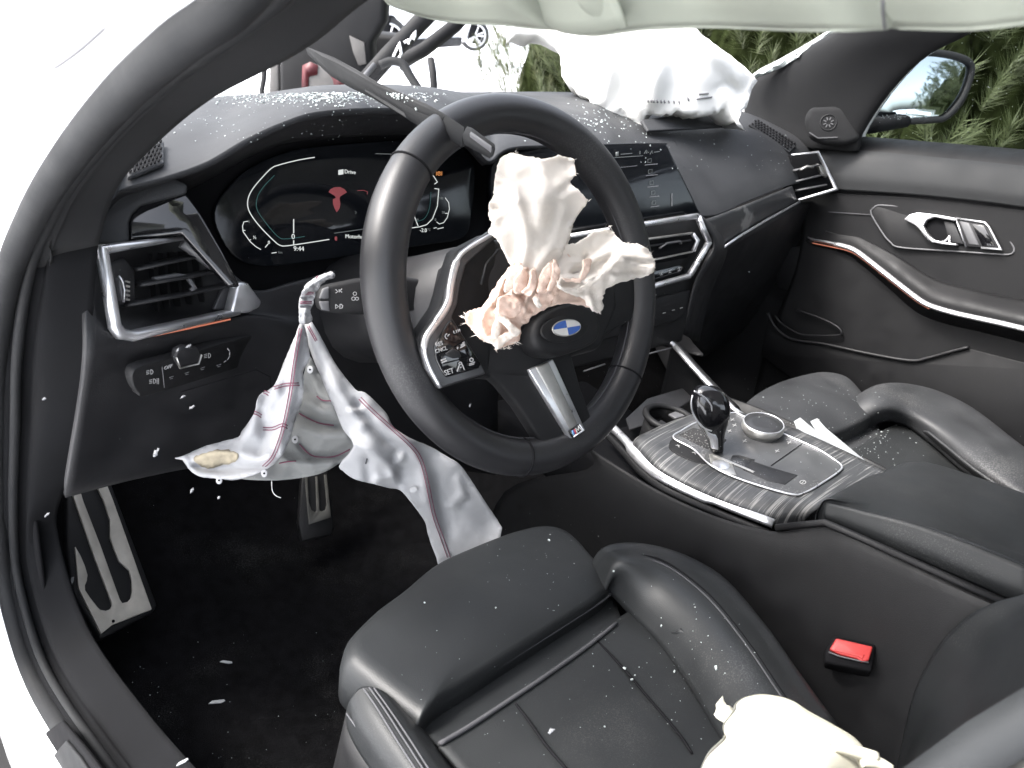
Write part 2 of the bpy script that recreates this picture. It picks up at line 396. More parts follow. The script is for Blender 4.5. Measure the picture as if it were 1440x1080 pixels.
# dark open-pore trim with pale drag marks
def trim_mat(name, stretch, lo, hi, strength):
    m = mat(name, (.036, .037, .039), .42, var=.3, vscale=40, bump=.1, bscale=400); t = m.node_tree; b = t.nodes['Principled BSDF']; L = t.links.new
    tc = t.nodes.new('ShaderNodeTexCoord'); mp = t.nodes.new('ShaderNodeMapping'); mp.inputs['Scale'].default_value = stretch; mp.inputs['Rotation'].default_value = (0, 0, Rd(12)); L(tc.outputs['Object'], mp.inputs[0])
    nz = t.nodes.new('ShaderNodeTexNoise'); nz.inputs['Scale'].default_value = 1; nz.inputs['Detail'].default_value = 5; nz.inputs['Distortion'].default_value = .5; L(mp.outputs[0], nz.inputs[0])
    cr = t.nodes.new('ShaderNodeMapRange'); cr.inputs[1].default_value = lo; cr.inputs[2].default_value = hi; cr.inputs[3].default_value = 0; cr.inputs[4].default_value = strength; L(nz.outputs[0], cr.inputs[0])
    mx = t.nodes.new('ShaderNodeMix'); mx.data_type = 'RGBA'; old = b.inputs['Base Color'].links[0].from_socket; L(cr.outputs[0], mx.inputs[0]); L(old, mx.inputs[6]); mx.inputs[7].default_value = (.33, .325, .315, 1); L(mx.outputs[2], b.inputs['Base Color']); return m
M['trim'] = trim_mat('open_pore_trim', (10, 430, 10), .54, .63, .5)
M['trim2'] = trim_mat('dash_trim', (16, 22, 16), .56, .61, .4)
# ================================================================== the setting
def struct(o): o['kind'] = 'structure'; return o
GZ = -1.0
def ground():
    n = 60; vs_ = []; fs = []
    for j in range(n):
        for i in range(n):
            u, v = (i/(n-1)*2-1), (j/(n-1)*2-1); x = 120*u*abs(u); y = 120*v*abs(v)
            vs_.append(Vector((x, y, GZ+.10*noise.noise(Vector((x*.25, y*.25, 0)))+.02*noise.noise(Vector((x, y, 3))))))
    for j in range(n-1):
        for i in range(n-1): fs.append((j*n+i, j*n+i+1, (j+1)*n+i+1, (j+1)*n+i))
    return struct(obj('snow_ground', vs_, fs, M['snow']))
ground()

# ================================================================== white car body round the driver's doorway
body = thing('car_body', 'white car body framing the open driver doorway with black rubber door seal', 'car', (-.78, .2, .35))
# dark pillar cover, running on down as the side of the footwell; rows go from outer to inner edge
P_ = []
for (ox, oy), (ix, iy), xo, xi in [((420, -130), (680, -95), -.775, -.655), ((330, 0), (525, -5), -.785, -.675), ((250, 60), (425, 72), -.79, -.69), ((170, 135), (292, 143), -.79, -.705), ((100, 220), (207, 215), -.79, -.715),
                       ((50, 300), (163, 268), -.79, -.722), ((12, 390), (138, 345), -.79, -.728), ((-6, 500), (128, 470), -.79, -.73), ((-8, 620), (122, 570), -.79, -.73), ((-4, 740), (98, 668), -.79, -.735),
                       ((12, 840), (80, 745), -.785, -.738), ((50, 960), (118, 875), -.785, -.738), ((130, 1085), (205, 1000), -.785, -.738), ((240, 1230), (330, 1140), -.785, -.738)]:
    a, b = V(ox, oy, x=xo), V(ix, iy, x=xi)
    r = [a, a.lerp(b, .22)+Vector((-.006, 0, .004)), a.lerp(b, .30)+Vector((.006, 0, 0)), a.lerp(b, .62)+Vector((-.010, -.006, .004)), b]
    P_.append(r)
loft('pillar_trim', P_[:7], M['pillar'], body, nu=28, nv=40, solid=.004)
loft('jamb_trim', P_[6:], M['jamb'], body, nu=28, nv=40, solid=.004)
seal = [(r[0].lerp(r[4], .06)+Vector((-.004, 0, 0))) for r in P_]
tube('door_seal', crom(seal, 80), .0105, M['rubber'], body, n=12)
seal2 = [(r[0].lerp(r[4], .27)+Vector((-.003, -.002, 0))) for r in P_]
tube('seal_lip', crom(seal2, 80), .005, M['rubber'], body, n=8)
# white painted pillar, jamb and sill outside the seal
W_ = []
for k, r in enumerate(P_):
    o = r[0]
    d = (P_[min(k+1, len(P_)-1)][0]-P_[max(k-1, 0)][0]).normalized()
    out = d.cross(Vector((-1, 0, 0))).normalized()      # in the doorway plane, away from the opening
    if out.dot(V(300, 600, x=-.79)-o) > 0: out = -out
    W_.append([o+Vector((.004, 0, 0)), o+out*.012+Vector((-.012, 0, 0)), o+out*.035+Vector((-.030, 0, 0)), o+out*.075+Vector((-.038, 0, 0)), o+out*.115+Vector((-.030, 0, 0)), o+out*.14+Vector((.0, 0, 0))])
loft('door_frame', W_, M['paint'], body, nu=24, nv=60, solid=.003)
tube('panel_gap', crom([V(a, b, x=-.829) for a, b in ((50, 112), (85, 90), (115, 68), (140, 46), (168, 22))], 20), [.0004]*4+[.0009]*12+[.0004]*4, M['grey'], body, n=6)
# front wing beyond the hinge pillar
loft('front_wing', [[(-.80, .36, .90), (-.81, .8, .87), (-.78, 1.3, .80)], [(-.88, .33, .93), (-.895, .8, .90), (-.86, 1.3, .80)], [(-.90, .33, .6), (-.91, .8, .6), (-.88, 1.3, .55)], [(-.88, .33, .25), (-.89, .8, .3), (-.86, 1.3, .35)]], M['paint'], body, solid=.003)
# sill tread plate at the bottom left corner
q = VP([(42, 1100), (47, 1052), (62, 1030), (84, 1014), (120, 1058), (150, 1100)], x=-.797)
plate('sill_cover', q, (-1, 0, .25), .006, M['matt'], body, bevel=.003)
q = VP([(66, 1100), (70, 1068), (92, 1042), (112, 1066), (134, 1100)], x=-.80)
plate('sill_insert', q, (-1, 0, .25), .003, M['rubber'], body, bevel=.001)
# floor, firewall, roof, far side
box('floor_pan', (-.78, -1.9, .20), (.78, .95, .25), M['matt'], body)
loft('carpet', [[(-.735, .75, .62), (-.4, .78, .62), (-.1, .78, .62), (.74, .78, .62)], [(-.735, .55, .40), (-.4, .60, .38), (-.1, .60, .38), (.74, .6, .38)], [(-.735, .32, .285), (-.4, .36, .275), (-.1, .36, .28), (.74, .36, .28)],
                [(-.735, .05, .28), (-.4, .05, .272), (-.1, .05, .28), (.74, .05, .28)], [(-.735, -.6, .29), (-.4, -.6, .27), (-.1, -.6, .28), (.74, -.6, .28)]], M['carpet'], body, nu=40, nv=40, solid=.004)
loft('firewall', [[(-.76, .74, .86), (0, .80, .86), (.76, .74, .86)], [(-.76, .82, .6), (0, .88, .6), (.76, .82, .6)], [(-.76, .72, .28), (0, .76, .28), (.76, .72, .28)]], M['matt'], body, solid=.01)
RX = [(-.64, -.56), (-.4, -.3), (0, 0), (.4, .3), (.64, .56)]
def roofrow(y, z, zc, m_=1): return [(-.62*m_, y, z), (-.35*m_, y+.03, z+zc), (0, y+.045, z+zc*1.25), (.35*m_, y+.03, z+zc), (.62*m_, y, z)]
loft('roof', [roofrow(-.06, 1.36, .035), roofrow(-.5, 1.41, .04), roofrow(-1.2, 1.41, .04), roofrow(-1.75, 1.33, .03, .9)], M['paint'], body, solid=.004)
loft('headliner', [roofrow(-.06, 1.345, .03), roofrow(-.5, 1.385, .035), roofrow(-1.2, 1.385, .035), roofrow(-1.75, 1.31, .03, .9)], M['headl'], body, solid=.004)
for s in (-1, 1):
    loft('door_pillar', [[(s*.64, -.78, 1.37), (s*.70, -.76, 1.0), (s*.76, -.74, .6), (s*.77, -.74, .3)], [(s*.645, -.92, 1.37), (s*.71, -.92, 1.0), (s*.77, -.90, .6), (s*.78, -.90, .3)]], M['pillar'], body, solid=.03)
    box('rear_side', (s*.80-.04, -1.95, .25), (s*.80+.04, -.90, .95), M['paint'], body)
loft('rear_bench', [[(-.70, -1.75, .98), (0, -1.78, 1.0), (.70, -1.75, .98)], [(-.70, -1.55, .62), (0, -1.58, .62), (.70, -1.55, .62)], [(-.70, -1.15, .60), (0, -1.12, .61), (.70, -1.15, .60)], [(-.70, -1.10, .28), (0, -1.08, .28), (.70, -1.10, .28)]], M['leather'], body, solid=.02)
# passenger side pillar: px rows from windscreen edge to window edge
pr = []
for (ax, ay, axx), (bx, by, bxx) in [((1215, 10, .58), (1440, -25, .56)), ((1180, 42, .615), (1370, 42, .60)), ((1120, 78, .66), (1300, 80, .645)), ((1062, 112, .70), (1248, 132, .685)), ((1050, 150, .725), (1213, 185, .715)), ((1048, 185, .73), (1208, 205, .725)), ((1050, 198, .735), (1206, 213, .73))]:
    a, b = V(ax, ay, x=axx), V(bx, by, x=bxx-.02)
    pr.append([a+Vector((.05, .03, 0)), a, a.lerp(b, .35)+Vector((-.02, -.012, .0)), a.lerp(b, .75)+Vector((-.014, -.012, 0)), b, b+Vector((.045, .027, 0))])
for a, b in ((Vector((.575, .14, 1.275)), Vector((.60, .02, 1.29))), (Vector((.545, .02, 1.355)), Vector((.60, -.10, 1.36)))): pr.insert(0, [a+Vector((.05, .03, 0)), a, a.lerp(b, .35)+Vector((-.012, -.01, -.01)), a.lerp(b, .75)+Vector((-.01, -.01, -.01)), b, b+Vector((.04, .02, 0))])
loft('far_pillar_trim', pr, M['pillar'], body, nu=26, nv=30, solid=.003)
pw = [[(r[1]+Vector((.03, .018, -.001))), r[1]+Vector((.08, .048, -.003)), r[4]+Vector((.09, .058, .0)), r[4]+Vector((.05, .032, .0))] for r in pr]
loft('far_pillar_outside', pw, M['paint'], body, nu=14, nv=20, solid=.003)
# broken windscreen: the crazed strip left along its far edge and at its foot
rnd = random.Random(3)
def shard_strip(name, pts, wmin, wmax, dirv, parent):
    vs_, fs = [], []
    P = crom_even(pts, .012)
    for i, p in enumerate(P):
        d = Vector(dirv)*rnd.uniform(wmin, wmax); j = Vector((rnd.uniform(-1, 1), rnd.uniform(-1, 1), rnd.uniform(-1, 1)))*.003
        vs_ += [p, p+d*.5+j, p+d+j*2]
    for i in range(len(P)-1):
        for k in range(2): fs.append((i*3+k, i*3+k+1, (i+1)*3+k+1, (i+1)*3+k))
    return obj(name, vs_, fs, M['crumb'], parent, smooth=False, solid=.005)
e = VP([(1058, 108), (1080, 100), (1105, 90), (1130, 74), (1150, 60), (1185, 42)], x=.66)
shard_strip('windscreen_remnant', e, .004, .011, (-.75, .15, .35), body)
tube('windscreen_gasket', [p+Vector((.006, .006, -.002)) for p in e], .005, M['rubber'], body, n=8)

# ================================================================== outside: pines, tow truck, car behind
def pine_mesh(name, seed, shoots, needles, R, H, m):
    r = random.Random(seed); vs_, fs = [], []
    for s in range(shoots):
        a = r.uniform(0, 2*math.pi); hh = r.random()**.8; rad = R*(1-.35*hh)*(.35+.68*math.sqrt(r.random()))*(1+.25*math.sin(3*a+seed))
        base = Vector((rad*math.cos(a), rad*math.sin(a), H*hh*.97))
        ax = (Vector((math.cos(a)*.55, math.sin(a)*.55, .9))+Vector((r.uniform(-.3, .3), r.uniform(-.3, .3), r.uniform(-.2, .3)))).normalized()
        Ls = r.uniform(.08, .18); s1 = ax.orthogonal().normalized(); s2 = ax.cross(s1)
        for k in range(needles):
            t = r.random(); an = r.uniform(0, 6.283); rd_ = s1*math.cos(an)+s2*math.sin(an); p = base+ax*Ls*t
            d = (rd_*r.uniform(.45, .9)+ax*(.55+.5*t)).normalized()*r.uniform(.04, .085); wv = d.cross(rd_+ax*.3).normalized()*.0014
            b0 = len(vs_); vs_ += [p-wv, p+wv, p+d+Vector((0, 0, -.008))]; fs.append((b0, b0+1, b0+2))
    me = bpy.data.meshes.new(name); me.from_pydata([tuple(v) for v in vs_], [], fs); me.materials.append(m); me.update(); return me
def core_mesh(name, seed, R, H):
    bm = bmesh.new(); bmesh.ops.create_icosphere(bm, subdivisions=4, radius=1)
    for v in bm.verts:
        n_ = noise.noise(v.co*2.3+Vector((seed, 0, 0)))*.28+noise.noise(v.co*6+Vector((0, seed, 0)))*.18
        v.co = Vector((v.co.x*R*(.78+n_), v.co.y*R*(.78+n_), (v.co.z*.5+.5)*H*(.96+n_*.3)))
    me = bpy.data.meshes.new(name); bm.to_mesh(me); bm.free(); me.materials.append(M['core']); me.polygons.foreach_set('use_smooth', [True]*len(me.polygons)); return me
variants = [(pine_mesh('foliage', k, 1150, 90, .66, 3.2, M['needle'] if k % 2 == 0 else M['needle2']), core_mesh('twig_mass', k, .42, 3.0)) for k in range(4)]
trunk_me = None
def pine(x, y, k, rot, sc, label):
    t = thing('pine_shrub', label, 'shrub', (x, y, GZ), 'pine shrubs beside the car'); t.rotation_euler = (0, 0, rot); t.scale = (sc, sc, sc)
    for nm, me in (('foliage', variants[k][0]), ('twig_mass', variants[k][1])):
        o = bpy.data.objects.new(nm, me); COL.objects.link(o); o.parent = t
    global trunk_me
    if trunk_me is None:
        o = tube('trunk', [(0, 0, -.05), (.02, 0, .5), (0, .03, 1.4), (.02, .02, 2.4)], [.06, .05, .035, .015], M['bark'], None, n=8); trunk_me = o.data; o.parent = t
    else:
        o = bpy.data.objects.new('trunk', trunk_me); COL.objects.link(o); o.parent = t
    return t
plab = ['dense green pine shrub directly behind the door mirror', 'pale green pine shrub at the right end of the side window', 'green pine shrub seen between passenger airbag and far pillar', 'yellowish pine shrub left of the white passenger airbag',
        'pine shrub showing above the door mirror beside the pillar', 'dark pine shrub nearest the camera beyond the passenger door', 'pine shrub at the back behind the passenger airbag', 'tall pine shrub in the second row beyond the side window']
for i, (x, y, k, rt, sc) in enumerate([(1.95, .55, 0, .3, .98), (1.95, -.30, 1, 1.2, 1.0), (2.15, 1.35, 2, 2.2, .95), (2.74, 3.05, 3, .7, .86), (2.35, 2.05, 0, 3.9, .95), (2.0, -1.1, 2, 4.4, .98), (2.9, 2.35, 1, 5.1, .9), (2.9, .3, 3, 2.9, 1.08)]):
    pine(x, y, k, rt, sc, plab[i])

# car parked behind, partly seen through the windscreen opening
def rim_wheel(parent, c, axis, r):
    axis = Vector(axis).normalized(); s1 = Vector((0, 0, 1)); s2 = axis.cross(s1).normalized()
    def ringp(rad, o_, n=36): return [c+axis*o_+s1*rad*math.cos(2*math.pi*i/n)+s2*rad*math.sin(2*math.pi*i/n) for i in range(n)]
    wh = obj('wheel', [p for rr, o_ in ((r*.72, .0), (r*.95, .0), (r, -.03), (r, -.2), (r*.7, -.22)) for p in ringp(rr, o_)], [(k*36+i, k*36+(i+1) % 36, (k+1)*36+(i+1) % 36, (k+1)*36+i) for k in range(4) for i in range(36)], M['tyre'], parent)
    recalc(wh)
    tube('rim', ringp(r*.70, .005), .022, M['chrome'], wh, closed=True, n=8)
    obj('brake_disc', ringp(r*.55, -.06)+[c+axis*-.06], [(i, (i+1) % 36, 36) for i in range(36)], M['steel'], wh)
    for k in range(10):
        a = 2*math.pi*(k//2*2+(.32 if k % 2 else -.32)*1.0)/10
        d = s1*math.cos(a)+s2*math.sin(a)
        bar('spoke', [c+axis*.0+d*r*.08, c+axis*.012+d*r*.70], r*.07, .02, axis, M['chrome'], wh, bevel=0)
    return wh
pc = thing('parked_car', 'white car on alloy wheels standing in the snow beyond the windscreen opening', 'car', V(610, 60, d=19))
c1, c2 = V(546, 55, d=16.2), V(668, 50, d=20)
fw = (c2-c1); fw.z = 0; fw.normalize(); sd_ = Vector((fw.y, -fw.x, 0)); 
if sd_.dot(CAM-c1) < 0: sd_ = -sd_
tocam = Vector((CAM.x-c2.x, CAM.y-c2.y, 0)).normalized(); sd_ = (sd_*.35+tocam).normalized()
rim_wheel(pc, c1, sd_, .40); rim_wheel(pc, c2, sd_, .36)
up = Vector((0, 0, 1))
def sidep(t, z, o_=0): return c1.lerp(c2, t)+up*z+sd_*o_
body_ = [[sidep(-.45, -.12), sidep(-.3, -.14), sidep(.2, -.14), sidep(.8, -.14), sidep(1.3, -.12)], [sidep(-.45, .1, .05), sidep(-.3, .12, .06), sidep(.2, .15, .06), sidep(.8, .15, .06), sidep(1.32, .1, .05)], [sidep(-.42, .45, .02), sidep(-.3, .5, .03), sidep(.2, .55, .03), sidep(.8, .55, .03), sidep(1.3, .45, .02)], [sidep(-.1, .85, -.2), sidep(.1, 1.0, -.25), sidep(.4, 1.1, -.25), sidep(.8, 1.0, -.25), sidep(1.2, .6, -.2)]]
loft('side_panel', [[p-sd_*.06 for p in r] for r in body_], M['paint'], pc, nu=30, nv=12, solid=.02)
for cc, tt in ((c1, 0), (c2, 1)):
    a_ = [cc+sd_*.012+(c2-c1).normalized()*math.cos(Rd(x))*.44+up*math.sin(Rd(x))*.44 for x in range(-10, 191, 10)]
    obj('wheel_arch', a_+[cc+sd_*.012], [(i, i+1, len(a_)) for i in range(len(a_)-1)], M['matt'], pc, smooth=False)
bar('sill', [sidep(.15, -.12, .03), sidep(.82, -.12, .03)], .2, .03, sd_, M['steel'], pc)
g0 = V(712, 62, d=20)
box('bumper', g0+Vector((-.35, -.1, -.25)), g0+Vector((.75, .3, .12)), M['paint'], pc, bevel=.05)
box('headlamp', g0+Vector((-.2, -.13, -.05)), g0+Vector((.0, -.05, .12)), M['gloss'], pc, bevel=.02)

# tow truck in front: dark headboard, struts, hoses, a red and white marker board
tk = thing('tow_truck', 'dark tow truck rear with red and white marker board in front of the windscreen', 'truck', V(450, 110, d=3.2))
def px_plate(name, pts, d, m, th=.02, bevel=.004, parent=tk):
    n = -CF; n = Vector((n.x, n.y, 0)).normalized(); p0 = V(pts[0][0], pts[0][1], d=d)
    return plate(name, VP(pts, pl=(p0, n)), n, th, m, parent, bevel=bevel)
px_plate('headboard', [(392, 150), (392, 60), (400, -60), (545, -60), (540, 30), (522, 60), (522, 100), (500, 150)], 3.3, M['steel'], .1, .02)
px_plate('side_box', [(455, 40), (575, 52), (552, 92), (470, 100)], 3.45, M['steel'], .2, .02)
mb = px_plate('marker_board', [(424, 150), (426, 92), (436, 87), (484, 108), (486, 150)], 3.15, M['truckwhite'], .01, .002)
mbn = Vector((-CF.x, -CF.y, 0)).normalized(); mbp = (V(424, 150, d=3.15)+mbn*.004, mbn)
for q in ([(424, 125), (425, 92), (436, 87), (447, 92), (446, 105), (434, 108), (433, 125)], [(460, 100), (484, 109), (486, 128), (470, 122), (468, 112)]):
    plate('red_field', VP(q, pl=mbp), mbp[1], .003, M['truckred'], mb, bevel=0)
px_plate('side_reflector', [(491, 50), (512, 60), (515, 90), (504, 92), (496, 72)], 3.15, M['truckwhite'], .008, .001)
px_plate('corner_post', [(378, 150), (379, 88), (391, 84), (392, 150)], 3.2, M['truckwhite'], .03, .004)
tube('hose', VP([(372, 150), (368, 128), (371, 112), (372, 92), (380, 80)], d=2.9), .009, M['rubber'], tk)
tube('indicator_lamp', VP([(402, 77), (409, 76)], d=3.1), .009, mat('lamp_amber', (.6, .25, .05), .3), tk)
bar('support_arm', VP([(490, 145), (545, 82), (612, 12), (640, -30)], d=2.5), .050, .045, -CF, M['steel'], tk, bevel=.006)
bar('support_arm', VP([(560, 92), (596, 72), (640, 38), (672, 2)], d=2.7), .040, .04, -CF, M['steel'], tk, bevel=.006)
bar('lower_brace', VP([(478, 130), (505, 118), (528, 92)], d=2.45), .014, .02, -CF, M['grey'], tk, bevel=.003)
for q in ([(553, 80), (562, 62), (565, 76), (560, 83)], [(568, 60), (577, 56), (574, 62)], [(578, 54), (584, 46), (584, 52), (581, 56)]):
    bar('strut_glint', VP(q, d=2.42), .008, .006, -CF, M['chrome'], tk, bevel=.001)  # bright slivers added as the glints along the support arm
tube('air_line', crom(VP([(534, 92), (550, 86), (566, 90), (576, 106), (590, 128), (600, 150)], d=2.3), 20), .012, M['rubber'], tk)
bar('peg', VP([(606, 84), (609, 104), (612, 150)], d=2.3), .020, .02, -CF, M['steel'], tk, bevel=.004)
box('flatbed', (-1.15, -3.2, -.16), (1.15, 2.2, -.02), M['steel'], tk)
bn = [[(-.66, .84, .925), (-.3, .93, .945), (0, .95, .95), (.3, .93, .945), (.66, .84, .925)], [(-.70, 1.2, .87), (-.3, 1.2, .91), (0, 1.2, .915), (.3, 1.2, .91), (.70, 1.2, .87)], [(-.66, 1.75, .72), (-.3, 1.85, .75), (0, 1.88, .755), (.3, 1.85, .75), (.66, 1.75, .72)], [(-.6, 1.85, .6), (-.3, 1.95, .62), (0, 1.98, .62), (.3, 1.95, .62), (.6, 1.85, .6)]]
loft('bonnet', [[(x, y, z-.10) for x, y, z in q] for q in bn], M['paint'], body, solid=.003)
loft('kick_panel', [[(-.765, .30, .95), (-.755, .6, .95), (-.755, .88, .95)], [(-.762, .32, .6), (-.755, .6, .6), (-.755, .88, .6)], [(-.762, .26, .26), (-.755, .6, .26), (-.755, .88, .26)]], M['matt'], body, solid=.004)
loft('kick_panel', [[(.745, .28, .95), (.745, .6, .95), (.745, .88, .95)], [(.75, .25, .6), (.75, .6, .6), (.75, .88, .6)], [(.74, .22, .26), (.74, .6, .26), (.74, .88, .26)]], M['dashdark'], body, solid=.004)
# ================================================================== dashboard
dash = thing('dashboard', 'black dashboard with broken glass on top, air vents and two lit displays', 'dashboard', (0, .35, .62))
D1 = plane3((-.715, .212, .882), (-.713, .188, .804), (-.563, .245, .788))          # driver's end, round the outer vent
cu_ = Vector((.29, -.032, -.013)).normalized(); cn = cu_.cross(Vector((0, .36, .93))).normalized()
PC = (Vector((-.37, .322, .885)), cn if cn.dot(CAM-Vector((-.37, .322, .885))) > 0 else -cn)   # instrument display
# front lip of the dash top and the far edge at the windscreen
lip = [Vector((-.775, .17, .925)), V(150, 285, y=.20), V(172, 266, y=.225), V(235, 248, y=.235), V(290, 228, y=.24), V(345, 196, y=.245), V(400, 171, y=.25), V(450, 157, y=.255), V(540, 152, y=.265), V(600, 160, y=.27), V(650, 184, y=.275), V(684, 226, y=.275),
       V(700, 217, y=.285), V(718, 208, y=.295), V(760, 205, y=.30), V(850, 206, y=.30), V(885, 242, y=.265), V(945, 292, y=.24), V(1000, 304, y=.245), V(1050, 284, y=.27), V(1112, 260, y=.295), Vector((.70, .32, .90))]
ws = [Vector((-.775, .40, .925)), V(230, 170, y=.47), V(262, 155, y=.51), V(300, 137, y=.56), V(345, 133, y=.59), V(385, 131, y=.61), V(420, 130, y=.63), V(460, 129, y=.64), V(540, 128, y=.66), V(600, 128, y=.67), V(640, 129, y=.675), V(680, 129, y=.68),
      V(700, 129, y=.68), V(730, 129, y=.68), V(770, 129, y=.68), V(815, 130, y=.675), V(860, 132, y=.66), V(905, 136, y=.64), V(960, 140, y=.60), V(1010, 146, y=.56), V(1050, 160, y=.50), Vector((.755, .40, .955))]
rows = [ws]
for t, h in ((.25, .012), (.5, .018), (.72, .018), (.88, .011), (.96, .005)):
    rows.append([a.lerp(b, t)+Vector((0, 0, h+ (0.018*math.sin(math.pi*t) if i > 16 else 0))) for i, (a, b) in enumerate(zip(ws, lip))])
rows.append(lip)
dtop = loft('dash_top', rows, M['dash'], dash, nu=110, nv=40, solid=.006)
# underside of the cowl, down to the instrument glass
glass_px = [(150, 330), (180, 300), (210, 284), (262, 268), (300, 250), (350, 222), (400, 203), (450, 196), (540, 190), (600, 192), (650, 205), (682, 232)]
lip12 = crom(lip[1:12], 12)
r0 = [p+Vector((0, .002, -.004)) for p in lip12]; r2 = [V(a, b, pl=off(PC, -.004)) for a, b in glass_px]
loft('cowl_underside', [r0, [a.lerp(b, .5)+Vector((0, .006, -.004)) for a, b in zip(r0, r2)], r2], M['dashdark'], dash, nu=50, nv=8, solid=.003)
# instrument display glass and its surround
surr = [(150, 335), (205, 276), (262, 258), (350, 212), (400, 193), (450, 186), (540, 180), (600, 182), (650, 195), (720, 225), (712, 330), (690, 352), (560, 380), (400, 405), (260, 425), (170, 430)]
plate('display_surround', VP(surr, pl=off(PC, -.012)), PC[1], .012, M['matt'], dash, bevel=.002)
gl = [(300, 300), (322, 262), (352, 236), (400, 214), (450, 205), (540, 198), (600, 198), (648, 208), (668, 235), (664, 300), (652, 334), (600, 345), (480, 362), (390, 374), (345, 370), (316, 345)]
disp = plate('instrument_display', crom(VP(gl, pl=PC), 60, True), PC[1], .010, M['screen'], dash, bevel=.002)
# glossy black panel between display and vent (mirrors the sky)
gp = [(182, 337), (181, 312), (186, 300), (198, 288), (262, 271), (282, 300), (312, 352), (338, 402), (322, 402), (256, 328)]
pg = (V(220, 300, pl=off(D1, .002)), Vector((-.20, -.80, .57)).normalized())
plate('gloss_panel', VP(gp, pl=pg), pg[1], .012, M['gloss'], dash, bevel=.0025)
plate('dash_end', VP([(126, 352), (131, 312), (148, 284), (170, 266), (205, 254), (240, 248), (264, 258), (263, 271), (198, 288), (186, 300), (181, 312), (182, 340)], pl=off(pg, .004)), pg[1], .01, M['dash'], dash, bevel=.003, seg=3)
# ---- instrument graphics
ux = cu_
PCg = off(PC, .0005)
B2 = lambda pts: ZM(320, 180, 6, pts)
line('gauge_arc', B2([(735, 247), (600, 270), (440, 310), (370, 340), (290, 420), (215, 510), (175, 590), (172, 670), (210, 750), (290, 850), (390, 950), (440, 988), (500, 994), (700, 965), (858, 940)]), PCg, .0011, M['e_w'], disp, smooth_=True)
line('gauge_inner_line', B2([(395, 400), (300, 500), (250, 590), (250, 690), (330, 810), (430, 920), (500, 935), (650, 915)]), PCg, .0009, M['e_t'], disp, smooth_=True)  # faint teal line drawn inside the gauge arc
line('gauge_arc', [(602, 240), (610, 248), (615, 256), (611, 259)], PCg, .0011, M['e_w'], disp)
line('gauge_arc', [(611, 265), (617, 266), (615, 290), (608, 308), (600, 316), (590, 319), (560, 323), (520, 330)], PCg, .0011, M['e_w'], disp)
line('gauge_inner_line', [(606, 270), (604, 292), (597, 307), (585, 312)], PCg, .0008, M['e_t'], disp, smooth_=True)
line('menu_rule', [(470, 328), (512, 322), (540, 317)], PCg, .0008, M['e_g'], disp)
line('menu_rule', [(528, 216), (560, 217)], PCg, .0009, M['e_g'], disp)
lines('needle', [[(413, 308), (413, 328)], [(413, 338), (413, 344)]], PCg, .0012, M['e_w'], disp)
line('needle', [(581, 300), (588, 318)], PCg, .0012, M['e_w'], disp)
T = lambda s, x, y, sz, m='e_w': txt(s, x, y, PCg, ux, sz, M[m], disp)
T('0', 412, 333, .0088); T('9:44', 420, 350, .0078); T('-2.0', 595, 324, .0070); T('°C', 603, 323, .0040, 'e_g'); T('Motorhaube', 503, 333, .0068)
T('Drive', 492, 242, .0066); T('100', 620, 279, .0042, 'e_g'); T('50', 623, 299, .0046, 'e_g'); T('0', 612, 309, .0048, 'e_g'); T('0', 378, 341, .0052); T('½', 358, 334, .0052); T('1', 350, 312, .0046, 'e_g'); T('km', 394, 355, .0040, 'e_g'); T('0/0', 586, 309, .0036, 'e_g')
plate('e_badge', VP([(476, 239), (483, 238), (483, 245), (476, 246)], pl=off(PCg, .0006)), PC[1], .0004, M['e_w'], disp, bevel=0)
lines('range_gauge', [[(349, 311), (343, 312), (341, 318), (342, 326), (347, 333), (352, 340), (360, 347), (367, 351)], [(353, 337), (350, 338)], [(373, 348), (377, 343)], [(341, 324), (345, 324)], [(382, 356), (389, 355)]], PCg, .0009, M['e_w'], disp)
lines('power_gauge', [[(626, 278), (631, 285), (632, 294), (629, 306), (624, 313), (618, 315), (614, 312)], [(626, 300), (630, 300)], [(610, 321), (614, 320)], [(615, 322), (624, 320)]], PCg, .0009, M['e_w'], disp)
lines('brake_warning', [arc(617.5, 244, 2.6, 2.6, 0, 360, 14), [(617, 245.5), (617, 242.5), (618.3, 242.5), (618.3, 244), (617, 244)], [(613.8, 241), (613.6, 247)], [(621.4, 241), (621.2, 247)]], PCg, .0007, M['e_o'], disp)
plate('bonnet_symbol', VP(B2([(853, 540), (870, 515), (900, 500), (950, 498), (985, 515), (1008, 542), (950, 578), (945, 600), (952, 640), (945, 680), (922, 712), (905, 680), (890, 640), (890, 600), (915, 590), (905, 572)]), pl=off(PCg, .0006)), PC[1], .0004, M['e_r'], disp, bevel=0, smooth=False)
line('car_outline', B2([(1095, 528), (1150, 525), (1180, 538), (1178, 560)]), PCg, .0008, M['e_r'], disp)
plate('warning_dot', VP(B2([(905, 920), (918, 912), (926, 925), (924, 950), (912, 952), (905, 938)]), pl=off(PCg, .0006)), PC[1], .0004, M['e_r'], disp, bevel=0)
lines('side_mark', [B2([(1075, 700), (1088, 712), (1078, 725)])], PCg, .0006, M['e_g'], disp)
